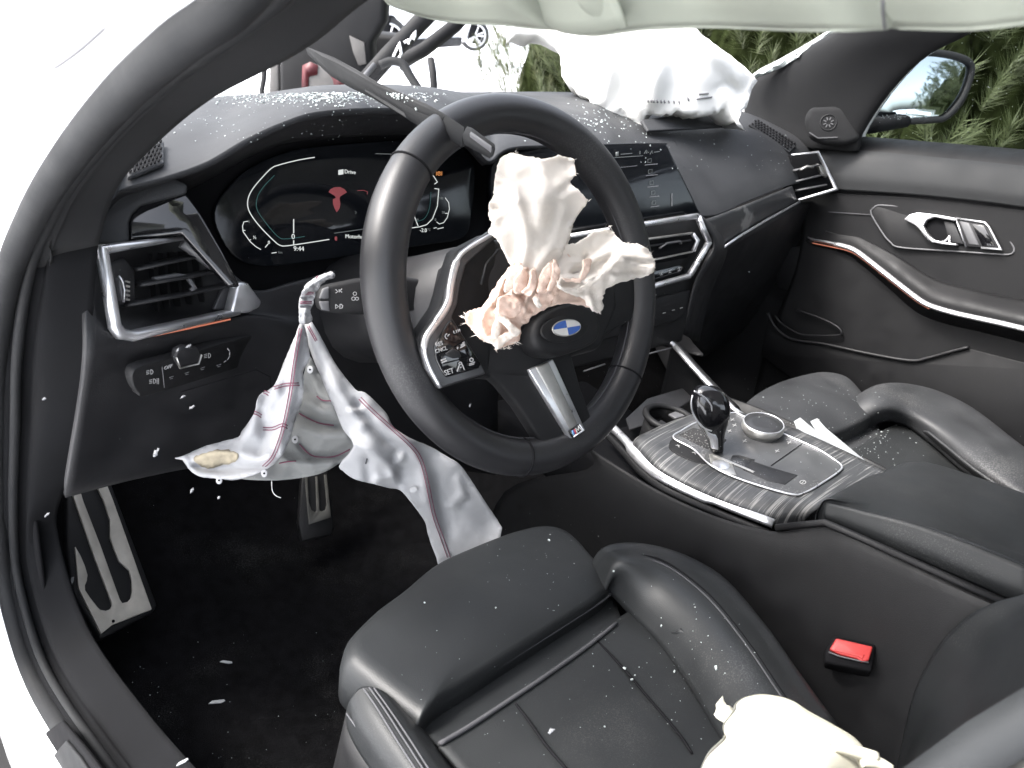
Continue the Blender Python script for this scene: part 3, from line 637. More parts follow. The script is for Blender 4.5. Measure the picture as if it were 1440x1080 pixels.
# ---- dash front on the driver's side
mid = [V(130, 350, pl=D1), V(130, 480, pl=D1)]
fr = [[V(138, 345, pl=off(D1, -.004)), V(250, 330, pl=off(D1, -.03)), V(345, 405, pl=off(D1, -.012)), V(420, 395, y=.275), V(520, 370, y=.28), V(700, 345, y=.285)],
      [V(124, 420, pl=off(D1, -.004)), V(240, 430, pl=off(D1, -.03)), V(350, 440, pl=off(D1, -.006)), V(420, 440, y=.262), V(520, 430, y=.262), V(700, 430, y=.27)],
      [V(122, 500, pl=off(D1, .001)), V(240, 475, pl=off(D1, .002)), V(350, 452, pl=off(D1, .002)), V(420, 470, y=.25), V(520, 480, y=.25), V(700, 500, y=.26)],
      [V(112, 580, y=.20), V(210, 560, y=.228), V(350, 530, y=.245), V(430, 550, y=.25), V(520, 560, y=.25), V(700, 580, y=.26)],
      [V(95, 680, y=.215), V(200, 660, y=.245), V(330, 640, y=.265), V(430, 640, y=.27), V(520, 640, y=.27), V(700, 660, y=.28)],
      [V(92, 700, y=.26), V(200, 672, y=.30), V(330, 648, y=.33), V(430, 648, y=.34), V(520, 648, y=.34), V(700, 668, y=.35)]]
loft('lower_panel', fr, M['dashdark'], dash, nu=50, nv=40, solid=.006)
line('panel_gap', [(128, 506), (205, 566), (360, 520), (380, 530), (382, 560), (330, 640)], (V(300, 560, y=.236), Vector((-.1, -.98, .1)).normalized()), .0012, M['matt'], dash, h=.006)
# outer air vent
vent = plate('air_vent', VP([(136, 352), (252, 334), (338, 398), (330, 436), (166, 474), (154, 460)], pl=off(D1, -.034)), D1[1], .02, M['matt'], dash, bevel=.003)
bar('chrome_surround', VP([(256, 334), (140, 351), (158, 458), (166, 469), (184, 472), (330, 438)], pl=off(D1, .001)), [.0045, .009, .011, .011, .0105, .0085], .009, D1[1], M['chrome'], vent, bevel=.0025)
plate('chrome_end', VP([(337, 396), (349, 397), (369, 424), (366, 433), (352, 440), (326, 442)], pl=off(D1, .010)), D1[1], .014, M['chrome'], vent, bevel=.003)
bar('upper_rail', VP([(254, 340), (300, 374), (336, 404)], pl=off(D1, -.004)), .012, .008, D1[1], M['grey'], vent, bevel=.002)
plate('inner_cheek', VP([(318, 395), (336, 400), (330, 436), (300, 436)], pl=off(D1, -.012)), (D1[1]+Vector((-.5, 0, 0))).normalized(), .01, M['grey'], vent, bevel=.002)
for q in ([(185, 378), (240, 366), (272, 360)], [(190, 400), (250, 390), (300, 380)], [(172, 428), (240, 416), (320, 400)]):
    bar('slat', VP(q, pl=off(D1, -.012)), .005, .012, D1[1], M['dashdark'], vent, bevel=.0012)
for x_ in (206, 222, 238, 254, 270):
    bar('fin', VP([(x_-4, 356+abs(x_-200)*-.05), (x_+6, 438-(x_-200)*.2)], pl=off(D1, -.032)), .0018, .012, D1[1], M['black'], vent, bevel=0)
plate('slat_tab', VP([(218, 390), (250, 384), (266, 386), (262, 393), (222, 397)], pl=off(D1, -.004)), D1[1], .008, M['grey'], vent, bevel=.002)
bar('tab_stem', VP([(262, 390), (272, 405), (266, 408)], pl=off(D1, -.006)), .004, .004, D1[1], M['grey'], vent, bevel=.001)
plate('wheel_housing', VP([(156, 368), (178, 362), (192, 380), (194, 428), (170, 432), (160, 420)], pl=off(D1, -.008)), D1[1], .016, M['dashdark'], vent, bevel=.004)
tw = plate('thumb_wheel', VP([(167, 388), (174, 390), (180, 400), (182, 414), (180, 424), (173, 425), (170, 410)], pl=off(D1, -.002)), D1[1], .010, M['grey'], vent, bevel=.002)
bar('chrome_rim', VP([(166, 388), (171, 395), (174, 408), (173, 425)], pl=off(D1, -.001)), .0018, .002, D1[1], M['chrome'], tw, bevel=.0005)
for k in range(5): bar('grip_ridge', VP([(175, 395+6.4*k), (181, 397+6.2*k)], pl=off(D1, -.002)), .0018, .0018, D1[1], M['alu'], tw, bevel=0)
line('ambient_strip', [(187, 478), (260, 463), (324, 449)], off(D1, .004), .0018, M['amb'], dash)
# light switches
LP = plane3(V(190, 540, pl=off(D1, .001)), V(350, 480, y=.246), V(330, 520, y=.245))
sw = plate('light_switch_panel', crom(VP([(188, 540), (187, 526), (197, 516), (240, 504), (345, 474), (356, 476), (352, 492), (338, 513), (326, 520), (212, 555), (196, 553)], pl=off(LP, .003)), 40, True), LP[1], .01, M['black'], dash, bevel=.002)
plate('rocker_switch', VP([(247, 506), (250, 494), (262, 488), (279, 490), (282, 498), (279, 510), (253, 517)], pl=off(LP, .007)), LP[1], .008, M['dashdark'], sw, bevel=.002)
bar('chrome_edge', VP([(247, 502), (252, 517), (278, 511), (282, 498)], pl=off(LP, .006)), .0014, .0025, LP[1], M['alu'], sw, bevel=.0004)
LPx = V(340, 490, pl=LP)-V(200, 535, pl=LP); LQ = off(LP, .0036)
txt('OFF', 236, 516, LQ, LPx, .0062, M['mark'], sw)
def lampicon(x, y): lines('lamp_symbol', [arc(x+1, y, 3.2, 3.2, -90, 90, 8)+[(x+1, y-3.2), (x+1, y+3.2)]]+[[(x-5, y-2.2+2.2*k+1), (x-1, y-2.2+2.2*k)] for k in range(3)], LQ, .0007, M['mark'], sw)
lampicon(211, 523); lampicon(215, 536); lampicon(292, 500)
lines('rear_fog_symbol', [[(221, 532), (221, 540)], [(223, 532), (223, 540)]], LQ, .0006, M['mark'], sw)
for x_, y_ in ((241, 530), (263, 524), (285, 517), (308, 513)): lines('mode_symbol', [[(x_-3, y_+1), (x_+3, y_-1)], [(x_-2, y_+3), (x_+2, y_+2)]], LQ, .0006, M['dim'], sw)
lines('dimmer_scale', [[(320, 490), (323, 494)], [(323, 495), (323, 500)], [(323, 501), (320, 506)], [(318, 507), (315, 509)]], LQ, .0012, M['mark'], sw)
line('button_gap', [(228, 516), (231, 545)], LQ, .0006, M['dim'], sw)
# defrost grille at the left end of the dash top
def on_top(px, py, lift=.0015):
    # nearest hit of the view ray with the dash top
    me = dtop.data; o = CAM; d = (V(px, py, d=1)-CAM).normalized()
    if not hasattr(on_top, 'bvh'):
        from mathutils.bvhtree import BVHTree
        on_top.bvh = BVHTree.FromPolygons([v.co.copy() for v in me.vertices], [tuple(p.vertices) for p in me.polygons])
    h = on_top.bvh.ray_cast(o, d)
    return (h[0]+h[1]*(lift if h[1].z > 0 else -lift), h[1] if h[1].z > 0 else -h[1]) if h[0] else (V(px, py, z=.95), Vector((0, 0, 1)))
def grille(name, corners, nx, ny, hole):
    (ax, ay), (bx, by), (cx, cy), (dx, dy) = corners
    P = [on_top(*c, .004)[0] for c in corners]; n = on_top((ax+cx)/2, (ay+cy)/2)[1]
    g = plate(name, [p+n*.0015 for p in P], n, .004, M['dash'], dash, bevel=.001)
    for j in range(ny):
        for i in range(nx):
            u, v = (i+.5+(.25 if j % 2 else -.25))/nx, (j+.5)/ny
            def q(uu, vv): return P[0].lerp(P[1], uu).lerp(P[3].lerp(P[2], uu), vv)+n*.0042
            du, dv = .5/nx*hole, .5/ny*hole
            if not (0 < u-du and u+du < 1): continue
            plate('slot', [q(u-du, v), q(u-du*.5, v-dv), q(u+du*.5, v-dv), q(u+du, v), q(u+du*.5, v+dv), q(u-du*.5, v+dv)], n, .001, M['matt'], g, bevel=0)
    return g
grille('defrost_grille', [(180, 216), (231, 206), (231, 236), (178, 256)], 9, 6, .78)
grille('speaker_grille', [(1060, 170), (1118, 206), (1108, 216), (1052, 178)], 14, 4, .7)
# ---- centre display
DPn = Vector((-.16, -.90, .40)).normalized(); DP = (Vector((.178, .219, .886)), DPn)
cs = plate('centre_screen', crom_even(VP([(700, 300), (700, 210), (760, 206), (925, 201), (937, 205), (945, 220), (980, 292), (978, 299), (900, 309), (790, 326)], pl=DP), .004, True), DPn, .014, M['screen'], dash, bevel=.003)
DG = off(DP, .0006); dux = V(935, 203, pl=DP)-V(850, 206, pl=DP)
lines('screen_rule', [[(858, 222), (904, 219)]], DG, .0008, M['e_g'], cs); lines('screen_rule', [[(866, 236), (896, 233)]], DG, .0006, M['dim'], cs)
plate('status_square', VP([(866, 214), (870, 213), (870, 219), (866, 220)], pl=off(DG, .0005)), DPn, .0004, M['e_g'], cs, bevel=0)
lines('status_marks', [[(873, 217), (889, 215.5)], [(900, 212), (900, 217)], [(906, 216), (909, 211)], [(909, 216), (910, 212)], [(914, 217), (917, 212), (918, 216)], [(920, 214), (928, 213)]], DG, .0010, M['e_g'], cs)
for k, (x_, y_) in enumerate([(913, 226), (914, 241), (916, 257), (918, 271), (919, 285)]):
    lines('menu_symbol', [[(x_-2, y_-2), (x_+3, y_-3), (x_+3, y_+2), (x_-2, y_+3), (x_-2, y_-2)]], DG, .0006, M['e_g'], cs)
    lines('menu_word', [[(x_-6+k*.5, y_+6), (x_+12-k, y_+4.5)]], DG, .0010, M['dim'], cs)
lines('screen_rule', [[(945, 272), (945, 290)]], DG, .0012, M['dim'], cs)
# ---- passenger trim strip
tn = Vector((-.12, -.85, .5)).normalized()
loft('trim_strip', [[V(988, 310, y=.235), V(1005, 305, y=.243), V(1060, 284, y=.268), V(1114, 262, y=.290)], [V(1000, 333, y=.228), V(1012, 326, y=.238), V(1065, 296, y=.264), V(1118, 273, y=.287)], [V(1004, 350, y=.226), V(1018, 346, y=.238), V(1070, 312, y=.266), V(1122, 284, y=.290)]], M['trim2'], dash, nu=30, nv=10, solid=.006)
bar('trim_chrome', [V(1014, 350, y=.232), V(1040, 332, y=.245), V(1075, 311, y=.264), V(1124, 284, y=.287), ], .0045, .003, tn, M['chrome'], dash, bevel=.0008)
# ---- chrome hexagon round the centre vents
CPn = Vector((-.16, -.93, .33)).normalized(); CP = (V(985, 305, pl=DP)+Vector((0, -.012, 0)), CPn)
st = plate('centre_stack', VP([(800, 325), (985, 300), (1003, 345), (978, 395), (960, 480), (800, 520), (790, 420)], pl=off(CP, -.012)), CPn, .02, M['black'], dash, bevel=.004)
loft('stack_flank', [[V(985, 302, pl=CP), V(1006, 345, pl=CP), V(980, 396, pl=CP), V(962, 470, pl=off(CP, -.02))], [V(1004, 318, y=.25), V(1024, 350, y=.26), V(1000, 410, y=.27), V(980, 480, y=.27)], [V(1004, 330, y=.33), V(1024, 356, y=.36), V(1000, 410, y=.38), V(985, 480, y=.40)]], M['dashdark'], dash, nu=20, nv=10, solid=.004)
bar('chrome_surround', VP([(800, 332), (900, 316), (979, 304)], pl=off(CP, .001)), [.007, .008, .009], .007, CPn, M['chrome'], st, bevel=.002)
bar('chrome_corner', VP([(980, 305), (995, 340)], pl=off(CP, .001)), .010, .007, CPn, M['chrome'], st, bevel=.002)
bar('chrome_surround', VP([(996, 340), (969, 386)], pl=off(CP, .001)), .010, .007, CPn, M['chrome'], st, bevel=.002)
bar('chrome_surround', VP([(968, 388), (915, 403), (872, 414), (846, 424)], pl=off(CP, .001)), .0085, .007, CPn, M['chrome'], st, bevel=.002)
vt = plate('centre_vent', VP([(820, 345), (900, 335), (972, 326), (984, 338), (968, 362), (905, 374), (820, 392)], pl=off(CP, -.004)), CPn, .004, M['matt'], dash, bevel=.001)
bar('vent_rim', VP([(830, 352), (905, 337), (972, 328)], pl=off(CP, -.003)), .0035, .005, CPn, M['alu'], vt, bevel=.001)
bar('vent_rim', VP([(973, 329), (980, 338), (974, 353)], pl=off(CP, -.003)), .0065, .005, CPn, M['chrome'], vt, bevel=.001)
bar('vent_rim', VP([(972, 354), (920, 365), (850, 380)], pl=off(CP, -.003)), .003, .005, CPn, M['alu'], vt, bevel=.001)
bar('vent_slat', VP([(840, 360), (905, 347), (970, 338)], pl=off(CP, -.003)), .003, .004, CPn, M['dashdark'], vt, bevel=.0008)
bar('vent_tab', VP([(926, 349), (936, 342), (954, 339), (956, 343)], pl=off(CP, -.002)), .003, .005, CPn, M['grey'], vt, bevel=.0008)
CG = off(CP, -.0115); cux = V(985, 300, pl=CP)-V(900, 312, pl=CP)
cl = plate('climate_panel', VP([(840, 402), (905, 385), (955, 373), (966, 378), (962, 384), (912, 398), (845, 416)], pl=off(CP, -.006)), CPn, .006, M['gloss'], dash, bevel=.001)
for x_, y_ in ((917, 388), (930, 385), (942, 382), (955, 379)): lines('climate_symbol', [[(x_-3, y_-1), (x_+3, y_-3)], [(x_-2, y_+2), (x_+2, y_+1)], [(x_, y_-3), (x_, y_+1)]], off(CP, -.005), .0008, M['mark'], cl)
bar('stack_seam', VP([(905, 436), (960, 424)], pl=off(CP, -.0125)), .002, .003, CPn, M['grey'], st, bevel=.0005)
pb = plate('button_row', VP([(840, 440), (920, 420), (972, 408), (964, 440), (950, 452), (905, 464), (840, 480)], pl=off(CP, -.008)), CPn, .006, M['black'], dash, bevel=.002)
for x_, y_ in ((921, 415), (934, 440), (947, 436), (958, 433)): lines('button_mark', [[(x_-2, y_+.5), (x_+2, y_-.5)]], off(CP, -.007), .0011, M['mark'], pb)
for q in ([(800, 455), (870, 440)], [(800, 478), (880, 460)], [(820, 522), (850, 512)], [(908, 498), (948, 488)]):
    bar('stack_seam', VP(q, pl=off(CP, -.0125)), .0022, .003, CPn, M['grey'], st, bevel=.0005)
# ---- passenger side lower dash
gb = [[V(1008, 352, y=.240), V(1070, 316, y=.268), V(1122, 288, y=.29), Vector((.72, .31, .86))], [V(985, 400, y=.27), V(1060, 365, y=.29), V(1130, 320, y=.32), Vector((.73, .33, .80))],
      [V(970, 470, y=.31), V(1040, 430, y=.33), V(1110, 390, y=.36), Vector((.73, .36, .68))], [V(975, 500, y=.42), V(1030, 470, y=.44), V(1090, 430, y=.46), Vector((.73, .46, .62))], [Vector((.16, .60, .6)), Vector((.35, .62, .6)), Vector((.55, .62, .6)), Vector((.73, .60, .6))]]
loft('glovebox', gb, M['dashdark'], dash, nu=30, nv=24, solid=.005)
# ---- passenger air vent
VN = Vector((-.45, -.85, .28)).normalized(); PV = (V(1140, 245, y=.292), VN)
pv = plate('air_vent', VP([(1112, 218), (1150, 213), (1176, 264), (1170, 270), (1122, 283), (1112, 262)], pl=off(PV, -.012)), VN, .03, M['matt'], dash, bevel=.002)
bar('chrome_surround', VP([(1112, 218), (1149, 214), (1175, 266), (1122, 281)], pl=off(PV, .001)), [.003, .0045, .006, .004], .006, VN, M['chrome'], pv, bevel=.0012)
for q in ([(1114, 240), (1150, 232)], [(1114, 256), (1155, 246)], [(1118, 268), (1160, 260)]): bar('slat', VP(q, pl=off(PV, -.008)), .004, .008, VN, M['grey'], pv, bevel=.001)
bar('slat_tab', VP([(1124, 239), (1134, 234), (1142, 235)], pl=off(PV, -.002)), .005, .006, VN, M['alu'], pv, bevel=.001)
plate('thumb_wheel', VP([(1150, 230), (1156, 232), (1164, 246), (1162, 250), (1155, 244)], pl=off(PV, -.003)), VN, .008, M['alu'], pv, bevel=.0015)
# ---- airbag flap burst open on the dash top
fp = [V(903, 168, y=.415), V(1010, 152, y=.44), V(1024, 158, y=.44), V(1038, 172, y=.41), V(1036, 177, y=.40), V(912, 184, y=.385)]
plate('airbag_flap', fp, (-.1, -.75, .65), .008, M['dash'], dash, bevel=.003)
# loose edge left by the bag
bar('dash_seam', [on_top(a, b, .0005)[0] for a, b in ((862, 160), (905, 172), (950, 200), (962, 236))], .0012, .0004, (0, -.3, 1), M['dashdark'], dash, bevel=0)
# ================================================================== steering column and wheel
WC = Vector((-.379, .010, .895)); TL = Rd(27.3); RW = .1685
WX = Vector((1, 0, 0)); WY = Vector((0, math.sin(TL), math.cos(TL))); WN = Vector((0, -math.cos(TL), math.sin(TL)))
WPL = (WC, WN)
def wp(pts, o=0): return VP(pts, pl=off(WPL, o))
colm = thing('steering_column', 'black steering column shroud with flat indicator stalk behind the steering wheel', 'steering column', WC-WN*.15)
def ringx(c, rx, ry, n=20): return [c+WX*rx*math.cos(2*math.pi*i/n)+WY*ry*math.sin(2*math.pi*i/n) for i in range(n)]
R_ = [ringx(WC-WN*a-WY*b, rx, ry) for a, b, rx, ry in ((.035, .0, .035, .035), (.05, .0, .062, .052), (.12, .005, .070, .058), (.2, .01, .075, .062), (.30, .0, .08, .07))]
o = obj('shroud', [p for r in R_ for p in r], [(j*20+i, j*20+(i+1) % 20, (j+1)*20+(i+1) % 20, (j+1)*20+i) for j in range(4) for i in range(20)], M['dashdark'], colm); recalc(o)
SPn = Vector((-.25, -.9, .35)).normalized(); SP = (V(470, 415, y=.125), SPn)
stk = plate('indicator_stalk', VP([(446, 418), (451, 405), (464, 400), (503, 392), (560, 388), (640, 400), (640, 430), (560, 440), (503, 443), (462, 440), (449, 435)], pl=SP), SPn, .016, M['black'], colm, bevel=.004)
plate('stalk_button', VP([(449, 420), (454, 406), (463, 403), (463, 420)], pl=off(SP, .0018)), SPn, .004, M['grey'], stk, bevel=.0012)
plate('stalk_button', VP([(449, 424), (463, 423), (464, 438), (453, 436)], pl=off(SP, .0018)), SPn, .004, M['grey'], stk, bevel=.0012)
SQ = off(SP, .0008)
lines('stalk_symbol', [[(472, 407), (475, 410), (472, 412)], [(477, 407), (477, 411)], [(481, 406), (478, 409), (481, 411)]], SQ, .0009, M['mark'], stk)
lines('stalk_symbol', [[(472, 428), (476, 431), (472, 434), (472, 428)], [(478, 428), (478, 434), (481, 433), (482, 430), (480, 428), (478, 428)]], SQ, .0009, M['mark'], stk)
lines('stalk_symbol', [arc(499, 413, 2.5, 2.5, 0, 360, 9), arc(497, 420, 2.5, 2.5, 0, 360, 9), arc(502, 420, 2.2, 2.2, 0, 360, 9)], SQ, .0007, M['mark'], stk)

wheel = thing('steering_wheel', 'thick black leather steering wheel turned slightly left with metal lower spoke', 'steering wheel', WC)
rad = []; path = []
for i in range(120):
    a = 2*math.pi*i/120; deg = math.degrees(a)-14
    path.append(WC+(WX*math.cos(a)+WY*math.sin(a))*RW)
    g = math.exp(-(((deg-145+180) % 360-180)/26)**2)+math.exp(-(((deg-35+180) % 360-180)/26)**2)
    rad.append(.0188+.0014*g)
rim = tube('rim', path, rad, M['wheel'], wheel, closed=True, n=24, up=WN)
def seam(px, py):
    p = V(px, py, pl=WPL)-WC; a = math.atan2(p.dot(WY), p.dot(WX)); rdir = WX*math.cos(a)+WY*math.sin(a); c = WC+rdir*RW
    k = int(round(a/(2*math.pi)*120)) % 120
    tube('leather_seam', [c+(rdir*math.cos(2*math.pi*j/28)+WN*math.sin(2*math.pi*j/28))*(rad[k]+.0002) for j in range(28)], .0011, M['matt'], rim, closed=True, n=6)
for s in ((568, 226), (880, 528), (732, 648)): seam(*s)
# inner stitched joint running round the inside of the rim
tube('rim_stitching', [WC+(WX*math.cos(a)+WY*math.sin(a))*(RW-.0186)+WN*.003 for a in [2*math.pi*i/120 for i in range(120)]], .0008, M['stitch'], rim, closed=True, n=5)
# hub and spokes
hub = plate('hub', wp([(655, 372), (698, 336), (770, 330), (838, 372), (868, 385), (872, 432), (848, 492), (800, 505), (745, 535), (692, 532), (676, 514), (640, 452), (648, 405)], .012), WN, .05, M['black'], wheel, bevel=.010, seg=4)
cushion('torn_cover', crom(wp([(668, 392), (695, 350), (720, 345), (735, 380), (735, 430), (720, 470), (690, 455)], .014), 40, True), WN, .012, .012, M['dashdark'], wheel, rnd=.008)
bar('cover_rib', wp([(676, 400), (683, 372), (700, 352)], .024), .0025, .002, WN, M['black'], wheel, bevel=.0006)
plate('lower_spoke', wp([(640, 500), (700, 470), (790, 470), (805, 500), (818, 545), (834, 590), (842, 622), (800, 640), (768, 632), (752, 606), (730, 572), (706, 543), (690, 528), (640, 540)], .010), WN, .016, M['black'], wheel, bevel=.004, seg=3)
plate('right_spoke', wp([(820, 380), (880, 350), (905, 400), (890, 450), (840, 480), (810, 440)], .008), WN, .02, M['black'], wheel, bevel=.005, seg=3)
# satin trim of the left spoke: outer curve and the field round the buttons
lt = wp([(690, 324), (650, 352), (637, 372), (630, 403), (626, 427), (610, 452), (596, 472), (593, 493), (600, 518), (618, 547), (684, 526), (678, 512), (636, 446), (644, 428), (649, 398), (656, 372), (698, 334)], .022)
plate('left_spoke', [p-WN*.004 for p in wp([(694, 326), (648, 350), (622, 430), (592, 474), (590, 495), (598, 520), (618, 549), (692, 528), (700, 440), (704, 340)], .020)], WN, .02, M['black'], wheel, bevel=.004)
plate('spoke_trim', lt, WN, .006, mat('satin_grey', (.10, .10, .105), .36, metal=.7, var=.08, vscale=40), wheel, bevel=.0022, seg=3)
bar('chrome_edge', crom(wp([(694, 328), (652, 354), (640, 373), (633, 403), (629, 428), (612, 455), (599, 474), (596, 493), (603, 517), (618, 545)], .0215), 40), [.004]*8+[.0075]*14+[.0065]*8+[.003]*10, .003, WN, M['chrome'], wheel, bevel=.0008)
bp_ = plate('button_pad', wp([(611, 486), (630, 453), (636, 450), (677, 511), (675, 518), (628, 531), (620, 520), (613, 505)], .0235), WN, .004, M['gloss'], wheel, bevel=.0015)
WG = off(WPL, .0241)
sx = V(700, 470, pl=WPL)-V(640, 490, pl=WPL)
txt('SET', 631, 523, WG, sx, .0068, M['mark'], bp_); txt('L I M', 642, 466, WG, sx, .0038, M['mark'], bp_); txt('RES', 617, 484, WG, sx, .0052, M['mark'], bp_); txt('CNCL', 620, 492, WG, sx, .0050, M['mark'], bp_)
lines('gauge_symbol', [arc(629, 473, 3, 3.6, 90, 270, 9), [(629, 473), (632, 470)]], WG, .0008, M['mark'], bp_)
plate('speed_rocker', wp([(627, 497), (638, 490), (646, 494), (650, 502), (640, 504), (631, 501)], .0262), WN, .003, M['dashdark'], bp_, bevel=.001)
lines('button_gap', [[(613, 500), (628, 494)], [(640, 488), (655, 478)], [(623, 512), (668, 500)]], WG, .0006, M['matt'], bp_)
lines('distance_symbol', [[(621, 510), (628, 507)], [(620, 507), (627, 504)]], WG, .0014, M['mark'], bp_)
lines('distance_symbol', [[(647, 489), (654, 485)], [(648, 486), (653, 483)], [(650, 482), (653, 481)], [(643, 491), (644, 488)]], WG, .0013, M['mark'], bp_)
lines('assist_symbol', [[(643, 522), (646, 513), (649, 512)], [(653, 520), (650, 512)], [(647, 517), (649, 516)], arc(647.5, 512, 2, 2.6, 0, 180, 6)], WG, .0010, M['mark'], bp_)
lines('assist_symbol', [arc(663, 506, 2.6, 2.6, 0, 360, 9), [(660, 512), (668, 509)], [(660, 514), (667, 511.5)]], WG, .0008, M['mark'], bp_)
# metal insert of the lower spoke with its striped badge
ins = plate('spoke_insert', wp([(744, 520), (778, 505), (824, 606), (805, 621)], .0155), WN, .008, M['chrome'], wheel, bevel=.001)
plate('insert_facet', wp([(754, 516), (772, 508), (818, 606), (808, 614)], .0165), (WN+WX*.25).normalized(), .004, M['alu'], ins, bevel=.0025, seg=3)
bd = plate('spoke_badge', wp([(801, 606), (815, 596), (821.5, 604.5), (806, 615.5)], .0185), WN, .003, M['gloss'], ins, bevel=.0006)
def mix4(u, v, o=.0188):
    q = wp([(802.3, 606), (814.6, 597.6), (820, 604.6), (806.4, 613.8)], o); return q[0].lerp(q[1], u).lerp(q[3].lerp(q[2], u), v)
for u0, u1, nm in ((.05, .17, 'mlight'), (.17, .27, 'mnavy'), (.27, .40, 'mred')):
    plate('badge_stripe', [mix4(u0+.06, .1), mix4(u1+.06, .1), mix4(u1-.03, .9), mix4(u0-.03, .9)], WN, .0004, M[nm], bd, bevel=0)
def mstroke(pts, w_): bar('badge_letter', [mix4(u, v) for u, v in pts], w_, .0005, WN, M['silver'], bd, bevel=0)
mstroke([(.44, .85), (.52, .15), (.66, .60), (.84, .12), (.90, .85)], .0011)
bar('badge_rim', [mix4(-.02, 1.05), mix4(1.03, 1.05), mix4(1.03, -.05)], .0016, .001, WN, M['chrome'], bd, bevel=.0003)
# lower half of the burst cover with the round badge
lid = cushion('cover_flap', crom(wp([(752, 470), (760, 446), (785, 430), (815, 425), (838, 438), (847, 458), (842, 478), (820, 490), (790, 498), (762, 492)], .034), 44, True), (WN+Vector((.1, 0, .28))).normalized(), .03, .004, M['black'], wheel, rnd=.007)
BN = Vector((.12, -.70, .70)).normalized(); BP = (V(797, 461, pl=off(WPL, .0405)), BN)
bx, by = frame_of(BP, V(830, 452, pl=BP)-V(797, 461, pl=BP))
PA, PB = V(815.5, 459.5, pl=BP)-BP[0], V(797.5, 450.2, pl=BP)-BP[0]
def bdg(r, a): return BP[0]+PA*r*math.cos(a)+PB*r*math.sin(a)
emb = plate('round_badge', [bdg(1.75, 2*math.pi*i/40)+BN*-.001 for i in range(40)], BN, .003, M['black'], wheel, bevel=.001)
tube('badge_ring', [bdg(1.03, 2*math.pi*i/40) for i in range(40)], .0008, M['alu'], emb, closed=True, n=6)
for k in range(4):
    a0 = Rd(8)+k*math.pi/2
    plate('badge_quarter', [BP[0]+BN*.0006]+[bdg(1, a0+math.pi/2*i/10)+BN*.0006 for i in range(11)], BN, .002, M['silver'] if k % 2 == 0 else M['blue'], emb, bevel=0, smooth=False)

# ================================================================== burst driver airbag on the wheel
A = lambda pts: ZM(640, 200, 3.6, pts)
bag = thing('driver_airbag', 'crumpled cream driver airbag hanging torn out of the steering wheel hub', 'airbag', WC+WN*.05)
def wdep(o, ctrl):
    f = depthf(ctrl, soft=160)
    return lambda x, y: PJ(V(x, y, pl=off(WPL, o)))[2]-f(x, y)
c1_ = [(a, b, c) for (a, b), c in zip(A([(260, 80), (580, 100), (420, 300), (190, 330), (230, 180), (650, 290), (420, 560), (270, 560), (330, 160), (310, 300)]), (-.035, -.035, .035, -.012, -.03, -.012, .028, .012, -.006, .03))]
fd = [(A(q), w_*1.3, a_*.62) for q, w_, a_ in [([(205, 160), (310, 230), (318, 290), (200, 390)], 4, .012), ([(530, 220), (560, 330), (500, 520), (420, 640)], 6, .012), ([(440, 90), (470, 250), (430, 400)], 9, .010), ([(585, 205), (540, 250)], 5, -.012), ([(330, 330), (360, 480), (340, 620)], 7, .010), ([(190, 320), (230, 340), (300, 300)], 4, -.008), ([(580, 430), (540, 540)], 5, .01)]]
cloth('upper_lobe', A([(265, 60), (300, 55), (330, 62), (375, 72), (420, 80), (450, 85), (490, 78), (530, 66), (560, 75), (600, 85), (608, 120), (614, 155), (600, 180), (585, 205), (620, 235), (650, 270), (672, 293), (660, 320), (635, 350), (615, 380), (598, 415), (590, 450), (575, 500), (545, 560), (500, 640), (430, 690), (350, 680), (280, 620), (245, 545), (205, 480), (168, 455), (185, 415), (172, 375), (178, 320), (195, 270), (200, 200), (208, 150), (225, 95)]),
      wdep(.05, c1_), M['bagcw'], bag, step=3.4, fray=.9, folds=fd, wr=.0028, wscale=40, seed=1, ridged=False)
fr_ = [([(330, 620), (250, 700), (200, 800)], 3.6, .012), ([(360, 640), (300, 690), (285, 770), (330, 830)], 3.6, .014), ([(400, 640), (410, 720), (360, 790), (350, 860)], 3.6, .014), ([(440, 660), (460, 720), (420, 770)], 3.4, .012), ([(490, 600), (500, 680), (470, 750)], 3.6, .014), ([(215, 780), (260, 770), (330, 800)], 3.4, .012), ([(205, 860), (250, 900), (330, 950)], 3.4, .013), ([(225, 890), (200, 1000)], 3.4, .012), ([(165, 990), (240, 980), (300, 950)], 3.4, .010), ([(205, 1050), (310, 970)], 3.2, .012), ([(270, 700), (240, 780), (260, 850)], 3.2, -.010), ([(330, 700), (330, 780), (380, 850)], 3.2, -.010), ([(435, 700), (400, 800)], 3.2, -.01), ([(170, 830), (130, 900), (150, 970)], 5, .008)]
fr_ = [(A(q), w_, a_) for q, w_, a_ in fr_]
c2_ = [(a, b, c) for (a, b), c in zip(A([(330, 600), (60, 880), (200, 1040), (330, 940), (430, 850), (300, 760), (230, 850), (520, 640), (560, 560)]), (.015, .0, .004, .0, .0, .016, .012, .016, .012))]
cloth('crumpled_fold', A([(350, 600), (290, 620), (250, 660), (215, 710), (170, 790), (130, 835), (80, 850), (50, 880), (60, 915), (100, 960), (140, 1000), (200, 1030), (205, 1055), (240, 1040), (320, 1010), (335, 960), (335, 930), (370, 915), (385, 880), (420, 860), (470, 840), (500, 790), (540, 745), (580, 700), (600, 620), (560, 560), (500, 560), (430, 600)]),
      wdep(.052, c2_), M['bagc'], bag, step=3.0, fray=.8, folds=fr_, wr=.003, wscale=12, seed=2)
c3_ = [(a, b, c) for (a, b), c in zip(A([(540, 600), (540, 740), (660, 820), (735, 860), (760, 740), (1000, 640), (1000, 580), (800, 470), (700, 560), (820, 620)]), (.01, .03, .02, .02, .03, .035, .01, -.02, .0, .045))]
